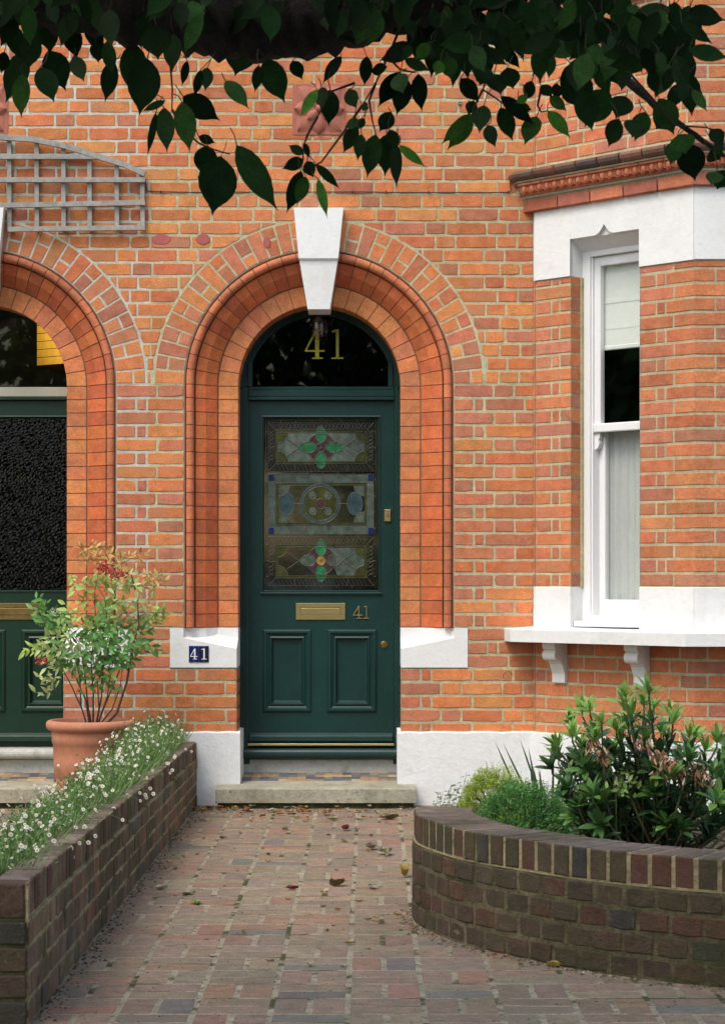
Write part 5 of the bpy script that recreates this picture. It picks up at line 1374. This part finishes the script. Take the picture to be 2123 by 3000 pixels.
for i in range(60):
    dx = rnd.uniform(330, 920); dy = 1840 + 330 * rnd.random() ** 1.7
    x_, y_ = gnd(dx, dy)
    if x_ < -.9 or (x_ > .12): continue
    dead_leaf(x_, y_, .001, rnd.uniform(.012, .035), vary(rnd.choice([BR, OB, PL, (.2, .1, .05), YL]), .3), jit(3), rnd.uniform(.1, .5), LBL[1], 'tiny dry leaves scattered on the path')
# loose crumbs of soil and moss along the foot of the walls
mb = MB()
def crumb(x, y, z, r_, c):
    V = [(x + r_ * (1 + jit(.3)) * math.cos(a), y + r_ * (1 + jit(.3)) * math.sin(a), z) for a in (0, 1.26, 2.5, 3.8, 5)] + [(x + jit(r_ * .3), y + jit(r_ * .3), z + r_ * .8)]
    mb.add(V, [(i, (i + 1) % 5, 5) for i in range(5)], c, 0, False)
CR = [(.10, .07, .04), (.05, .05, .02), (.20, .16, .10), (.035, .028, .02), (.28, .23, .15), (.22, .10, .04)]
for i in range(2000):
    if i % 2: y_ = rnd.uniform(-5.6, -.1); x_ = -.95 + abs(rnd.gauss(0, .03)) + .012
    else:
        u_ = rnd.uniform(.0, Lc); x_, y_, _z = fcur(u_, 0, -.014 - abs(rnd.gauss(0, .03)))
    crumb(x_, y_, .0, rnd.uniform(.002, .009), vary(rnd.choice(CR), .3))
for i in range(500):
    x_ = rnd.uniform(-.9, .3); y_ = -.2 - abs(rnd.gauss(0, .12)); crumb(x_, y_, 0, rnd.uniform(.002, .008), vary(rnd.choice(CR), .3))
for i in range(2600): crumb(rnd.uniform(-.9, .9), rnd.uniform(-7, -.3), .001, rnd.uniform(.0012, .0045), vary(rnd.choice(CR), .3))
mb.build('path_litter', M['deadleaf'], kind='stuff', label='crumbs of soil, moss and leaf litter along the edges of the path', cat='litter')

# ------------------------------------------------------------------ cherry tree over the path
tree = empty('cherry_tree', (-2.6, -7.3, 0), 'overhanging dark leafy cherry tree with a thick limb across the top', 'tree')
YT = -7.1
def tp(cx_, cy_, Y, reg=1):
    dx, dy = (cx_ / 2, cy_ / 2) if reg == 1 else (811.6 + cx_ / 2, cy_ / 2); return dp(dx, dy, Y)
mb = MB()
mb.tube([(-2.6, -7.3, 0), (-2.55, -7.28, .5), (-2.45, -7.25, 1.4), (-2.3, -7.2, 2.0)], [.19, .16, .14, .135], 14)
mb.build('trunk', M['bark'], tree)
mb = MB()
def knobby(P, Rr, n=14):
    Pn = catmull([tuple(p) for p in P], 9); Rn = []
    for i in range(len(Pn)): t = i / (len(Pn) - 1) * (len(Rr) - 1); k = min(int(t), len(Rr) - 2); Rn.append((Rr[k] + (Rr[k + 1] - Rr[k]) * (t - k)) * (1 + jit(.09)))
    k0 = len(mb.v); mb.tube(Pn, Rn, n)
    for q in range(k0, len(mb.v)):
        i_ = (q - k0) // n; c_ = Pn[min(i_, len(Pn) - 1)]; v_ = Vector(mb.v[q]); mb.v[q] = tuple(c_ + (v_ - c_) * (1 + jit(.13)))
knobby([Vector((-2.35, -7.2, 1.9)), Vector((-1.6, -7.1, 2.42)), tp(-60, -70, YT), tp(300, -30, YT), tp(700, 10, YT), tp(1000, 60, YT), tp(1300, 65, YT), tp(1560, 30, YT), tp(1900, -60, YT), tp(2400, -260, YT), Vector((1.2, -7.2, 3.3))], [.13, .12, .085, .08, .088, .094, .094, .08, .07, .06, .03])
knobby([Vector((-1.6, -7.1, 2.42)), Vector((-1.3, -6.9, 3.2)), Vector((-.6, -6.6, 4.2))], [.09, .06, .03], 10)
knobby([tp(1900, -60, YT), tp(500, 150, YT + .4, 2), tp(1000, 230, YT + .5, 2), tp(1350, 500, YT + .4, 2), tp(1624, 700, YT + .4, 2)], [.03, .018, .012, .008, .004], 8)
mb.build('limb', M['bark'], tree)
tw = MB(); cr = MB()
R1L = [(110, 230, 30, 470, 110), (215, 225, 290, 395, 130), (180, 300, 245, 460, 110), (100, 330, 95, 530, 90), (330, 250, 385, 380, 75), (430, 190, 430, 265, 70), (310, 110, 350, 270, 90), (510, 270, 460, 440, 90), (600, 190, 585, 420, 125), (660, 260, 620, 510, 150),
 (700, 110, 710, 260, 160), (840, 270, 810, 365, 40), (900, 310, 865, 420, 45), (930, 300, 925, 430, 60), (1010, 360, 1120, 495, 80), (740, 450, 635, 510, 35), (735, 480, 757, 705, 85), (700, 500, 658, 705, 35), (815, 455, 850, 680, 100), (820, 430, 990, 545, 110), (890, 610, 965, 635, 45),
 (930, 650, 900, 780, 110), (990, 700, 950, 985, 180), (1060, 650, 1245, 945, 120), (1160, 290, 1140, 405, 55), (1190, 260, 1275, 450, 120), (1100, 180, 1050, 335, 150), (1310, 270, 1355, 360, 65), (1420, 400, 1345, 545, 50), (1440, 390, 1440, 500, 70), (1530, 250, 1440, 370, 60),
 (1480, 400, 1470, 570, 90), (1560, 400, 1595, 490, 70), (1360, 690, 1290, 645, 45), (1365, 640, 1385, 700, 28), (1360, 715, 1265, 765, 60), (1375, 720, 1405, 795, 60), (1415, 735, 1525, 855, 45), (1350, 765, 1285, 955, 80), (1370, 790, 1330, 930, 65), (1425, 800, 1468, 985, 45),
 (1600, 560, 1535, 680, 70), (1620, 600, 1600, 720, 60), (1610, 540, 1545, 560, 50), (20, 230, 5, 330, 60), (150, 150, 120, 300, 110), (480, 180, 500, 330, 70), (780, 150, 770, 330, 90)]
R2L = [(20, 250, 10, 380, 60), (110, 300, 35, 310, 60), (190, 265, 310, 330, 50), (210, 200, 190, 270, 50), (170, 320, 70, 500, 90), (200, 350, 150, 510, 90), (250, 330, 265, 500, 80), (160, 330, 180, 430, 90), (130, 500, 75, 580, 80), (60, 600, 20, 790, 90), (110, 600, 100, 800, 100), (150, 640, 155, 850, 60),
 (165, 650, 285, 750, 45), (120, 580, 160, 660, 60), (0, 470, 30, 500, 40), (10, 530, -30, 580, 40), (440, 350, 525, 450, 80), (500, 450, 475, 510, 55), (490, 510, 380, 680, 90), (480, 520, 350, 660, 60), (545, 470, 520, 600, 85), (560, 560, 590, 670, 65), (620, 480, 675, 630, 85), (620, 430, 775, 560, 70),
 (740, 430, 690, 450, 40), (780, 520, 720, 660, 90), (830, 495, 935, 618, 75), (840, 430, 915, 500, 55), (700, 475, 760, 500, 45), (980, 400, 1030, 580, 130), (1100, 400, 1000, 560, 140), (1150, 530, 1115, 640, 90), (1230, 540, 1195, 640, 110), (1270, 500, 1220, 630, 90), (590, 330, 620, 430, 110),
 (650, 300, 680, 390, 100), (560, 300, 520, 400, 90), (870, 370, 880, 430, 50), (930, 330, 1010, 480, 150), (1300, 300, 1330, 410, 80), (1330, 440, 1400, 600, 120), (1420, 330, 1540, 500, 60), (1440, 360, 1495, 460, 50), (1350, 110, 1480, 300, 180), (1430, 100, 1580, 185, 60), (1200, 20, 1220, 70, 60),
 (1070, 50, 1065, 115, 45), (1130, 30, 1160, 110, 80), (1200, 100, 1130, 210, 90), (1280, 120, 1310, 230, 80), (1480, 400, 1540, 510, 50), (1400, 640, 1370, 750, 80), (1460, 640, 1500, 800, 130), (1560, 580, 1620, 650, 80), (1580, 640, 1610, 700, 60), (1590, 770, 1550, 845, 80), (1620, 760, 1600, 840, 100),
 (1420, 600, 1450, 690, 120), (1560, 670, 1600, 720, 90), (760, 360, 740, 430, 60), (800, 380, 850, 440, 60), (1180, 430, 1130, 540, 110), (1360, 520, 1300, 600, 100), (1400, 250, 1470, 400, 110), (1240, 240, 1200, 330, 90), (1150, 230, 1180, 320, 90), (300, 190, 240, 250, 60), (380, 250, 400, 350, 80), (350, 270, 330, 340, 60)]
CH = ((0, .03), (.06, .35), (.16, .72), (.30, .95), (.45, 1), (.60, .88), (.73, .60), (.83, .28), (.91, .10), (1, .01))
def cherry_leaf(A, Bt, wpx, dark, reg):
    Y_ = YT + jit(.35)
    a = tp(A[0], A[1], Y_, reg); b = tp(Bt[0], Bt[1], Y_ - .0, reg); b.y += jit(.04)
    wd2 = wpx / 2 * K * (DIST + Y_) / F
    leaf(cr, a, b, Vector((jit(.45), -1, jit(.45))), wd2 * 1.0, vary(dark, .3), .16, jit(.10), CH)
    up_ = a + Vector((jit(.02), jit(.02), rnd.uniform(.012, .04))); tw.tube([a, (a + up_) / 2 + rv(.004), up_], .0011, 4, (.03, .03, .012), cap=False)
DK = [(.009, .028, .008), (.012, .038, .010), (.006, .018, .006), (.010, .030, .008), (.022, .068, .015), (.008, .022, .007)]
LT = [(.05, .15, .02), (.035, .10, .018)]  # greens for backlit leaves: light coming through is put into the colour
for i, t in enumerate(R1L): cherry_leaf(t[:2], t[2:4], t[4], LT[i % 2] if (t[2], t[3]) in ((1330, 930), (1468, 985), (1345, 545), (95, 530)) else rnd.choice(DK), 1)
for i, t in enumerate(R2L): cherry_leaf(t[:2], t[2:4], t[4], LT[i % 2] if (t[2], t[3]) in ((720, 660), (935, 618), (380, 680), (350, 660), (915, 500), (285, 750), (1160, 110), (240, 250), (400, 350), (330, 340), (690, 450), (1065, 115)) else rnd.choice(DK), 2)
for _ in range(520):                               # dense upper mass
    reg = 1 if rnd.random() < .42 else 2
    x_ = rnd.uniform(-60, 1680)
    if reg == 1: lim = 175 if x_ < 560 else (150 if x_ < 1000 else 130)
    else: lim = 130 if x_ < 220 else (290 if x_ < 880 else (360 if x_ < 1250 else 330 + (x_ - 1250) * .6))
    y_ = rnd.uniform(-160, lim); 
    if reg == 2 and x_ > 1180 and y_ < 60 + 0 * x_ and rnd.random() < .9: continue
    if reg == 2 and x_ > 1480: continue
    a = rnd.gauss(0, .7); L_ = rnd.uniform(110, 200); cherry_leaf((x_, y_ - L_ * .4), (x_ + math.sin(a) * L_, y_ - L_ * .4 + math.cos(a) * L_), L_ * rnd.uniform(.4, .6), rnd.choice(DK), reg)
for (pl_, reg) in (([(750, 60), (760, 250), (772, 400), (770, 490)], 1), ([(770, 490), (830, 590), (890, 640), (960, 670), (1030, 690)], 1), ([(1624, 470), (1540, 590), (1440, 725), (1400, 745)], 1), ([(1424, 520), (1385, 590), (1360, 650), (1357, 720)], 1), ([(1590, 370), (1480, 410), (1424, 520)], 1),
                   ([(170, 120), (120, 240), (60, 370), (0, 470)], 2), ([(60, 370), (30, 450), (45, 540), (60, 600)], 2), ([(110, 250), (170, 310), (240, 325)], 2), ([(560, 340), (540, 400), (600, 440), (640, 470)], 2), ([(540, 400), (500, 480), (490, 520)], 2),
                   ([(800, 400), (785, 470), (800, 500), (830, 495)], 2), ([(1100, 230), (1200, 330), (1300, 440), (1400, 560), (1540, 570), (1640, 600)], 2), ([(1320, 90), (1400, 110), (1440, 100)], 2), ([(1060, 120), (1110, 110)], 2), ([(1400, 400), (1440, 390), (1480, 410)], 2)):
    P = [tp(x_, y_, YT + .02, reg) for x_, y_ in pl_]; tw.tube(P, [.0032 - .0018 * i / (len(P) - 1) for i in range(len(P))], 5, (.028, .018, .012))
# the rest of the crown, unseen above, added to block sky and shade the leaves
for _ in range(6500):
    c_ = Vector((rnd.uniform(-3.6, 3.0), rnd.uniform(-12.0, -5.9), rnd.uniform(2.85, 4.9)))
    if (c_.x / 3.6) ** 2 + ((c_.y + 9.2) / 3.4) ** 2 + ((c_.z - 3.6) / 1.3) ** 2 > 1: continue
    if c_.z < 2.62 + 0 * c_.y: continue
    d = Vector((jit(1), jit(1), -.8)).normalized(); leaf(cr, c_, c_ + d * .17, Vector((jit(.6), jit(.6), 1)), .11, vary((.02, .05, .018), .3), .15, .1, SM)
tw.build('twigs', M['stem'], tree, kind='stuff'); cr.build('crown', M['leafdark'], tree, kind='stuff')

# ------------------------------------------------------------------ far side of the street, seen only in the glass
def street_tree(x, y, h, r_, label):
    root = empty('street_tree', (x, y, 0), label, 'tree', 'trees across the street')
    mb = MB(); mb.tube([(x, y, -.03), (x + .1, y, h * .3), (x, y, h * .6)], [.25, .2, .1], 10); mb.build('trunk', M['bark'], root)
    mb = MB()
    for _ in range(2200):
        th = rnd.uniform(0, 6.28); ph = math.acos(rnd.uniform(-1, 1)); rr = rnd.uniform(.55, 1.05)
        p = Vector((x + r_ * rr * math.sin(ph) * math.cos(th), y + r_ * .7 * rr * math.sin(ph) * math.sin(th), h * .6 + h * .42 * rr * math.cos(ph)))
        leaf(mb, p, p + rv(.4), rv(), .28, vary((.12, .22, .05), .4), .1, .1, SM)
    mb.build('crown', M['leaf'], root, kind='stuff')
street_tree(-12.5, -3.2, 5.5, 3.4, 'broad garden tree beyond the neighbouring house on the far left')
street_tree(-5, -24, 7.5, 3.6, 'broad street tree across the road behind the viewer on the left')
street_tree(1.5, -25, 6.5, 3.4, 'broad street tree across the road behind the viewer in the middle')
street_tree(8, -24, 8, 4, 'broad street tree across the road behind the viewer on the right')
mb = MB()
for _ in range(5000):
    p = Vector((rnd.uniform(-14, 14), rnd.uniform(-19.4, -18.6), rnd.uniform(0, 1.7))); leaf(mb, p, p + rv(.2), rv(), .12, vary((.08, .15, .04), .4), .1, .1, SM)
mb.box(-14, 14, -19.3, -18.8, 0, 1.55, (.01, .02, .008)); mb.build('hedge', M['leaf'], loc=(0, -19, 0), label='long clipped hedge across the street behind the viewer', cat='hedge')

car = empty('parked_car', (-2.6, -16.2, 0), 'silver grey parked hatchback at the kerb behind the viewer', 'car')
M['carpaint'] = mat('silver_paint', (.78, .79, .80), .25, var=.01, metal=.3, spec=.6, coat=.5); M['tyre'] = mat('tyre_rubber', (.02, .02, .02), .8, var=.1)
CP = [(-2.0, .35), (-2.05, .62), (-1.95, .82), (-1.15, .98), (-.55, 1.42), (.75, 1.46), (1.55, 1.10), (1.95, 1.0), (2.02, .6), (1.95, .33)]
mb = MB()
V = []
for yy, k_ in ((-.80, .93), (-.70, 1.0), (.70, 1.0), (.80, .93)):
    V.append([(-2.6 + x_ * (1 if abs(yy) < .75 else .99), -16.2 + yy * (1 if z_ < 1.0 else .82), .9 + (z_ - .9) * (1 if abs(yy) < .75 else .97)) for x_, z_ in CP] + [(-2.6 + CP[0][0], -16.2 + yy, .35)])
mb.sweep(V, smooth=False); mb.build('body', M['carpaint'], car)
for sy in (-1, 1):
    mb = MB(); yw = -16.2 + sy * .70
    mb.poly([(-2.6 - 1.0, yw + sy * .10, 1.0), (-2.6 + 1.45, yw + sy * .10, 1.06), (-2.6 + .72, yw - sy * .03, 1.40), (-2.6 - .5, yw - sy * .03, 1.37)]); mb.build('side_window', M['glass_dark'], car)
    for xw in (-1.25, 1.3):
        mb = MB(); mb.tube([(-2.6 + xw, -16.2 + sy * .62, .31), (-2.6 + xw, -16.2 + sy * .84, .31)], .31, 20); wl = mb.build('wheel', M['tyre'], car)
        mb = MB(); mb.tube([(-2.6 + xw, -16.2 + sy * .80, .31), (-2.6 + xw, -16.2 + sy * .85, .31)], .2, 16); mb.build('rim', M['steel'], wl)
pil = empty('gate_pillar', (-.62, -14.2, 0), 'white painted gate pillar behind the viewer', 'pillar')
mb = MB(); mb.box(-.76, -.48, -14.34, -14.06, 0, 1.25, bev=.01); mb.build('shaft', M['white'], pil)
mb = MB(); mb.box(-.80, -.44, -14.38, -14.02, 1.25, 1.33, bev=.015); mb.build('cap', M['white'], pil)
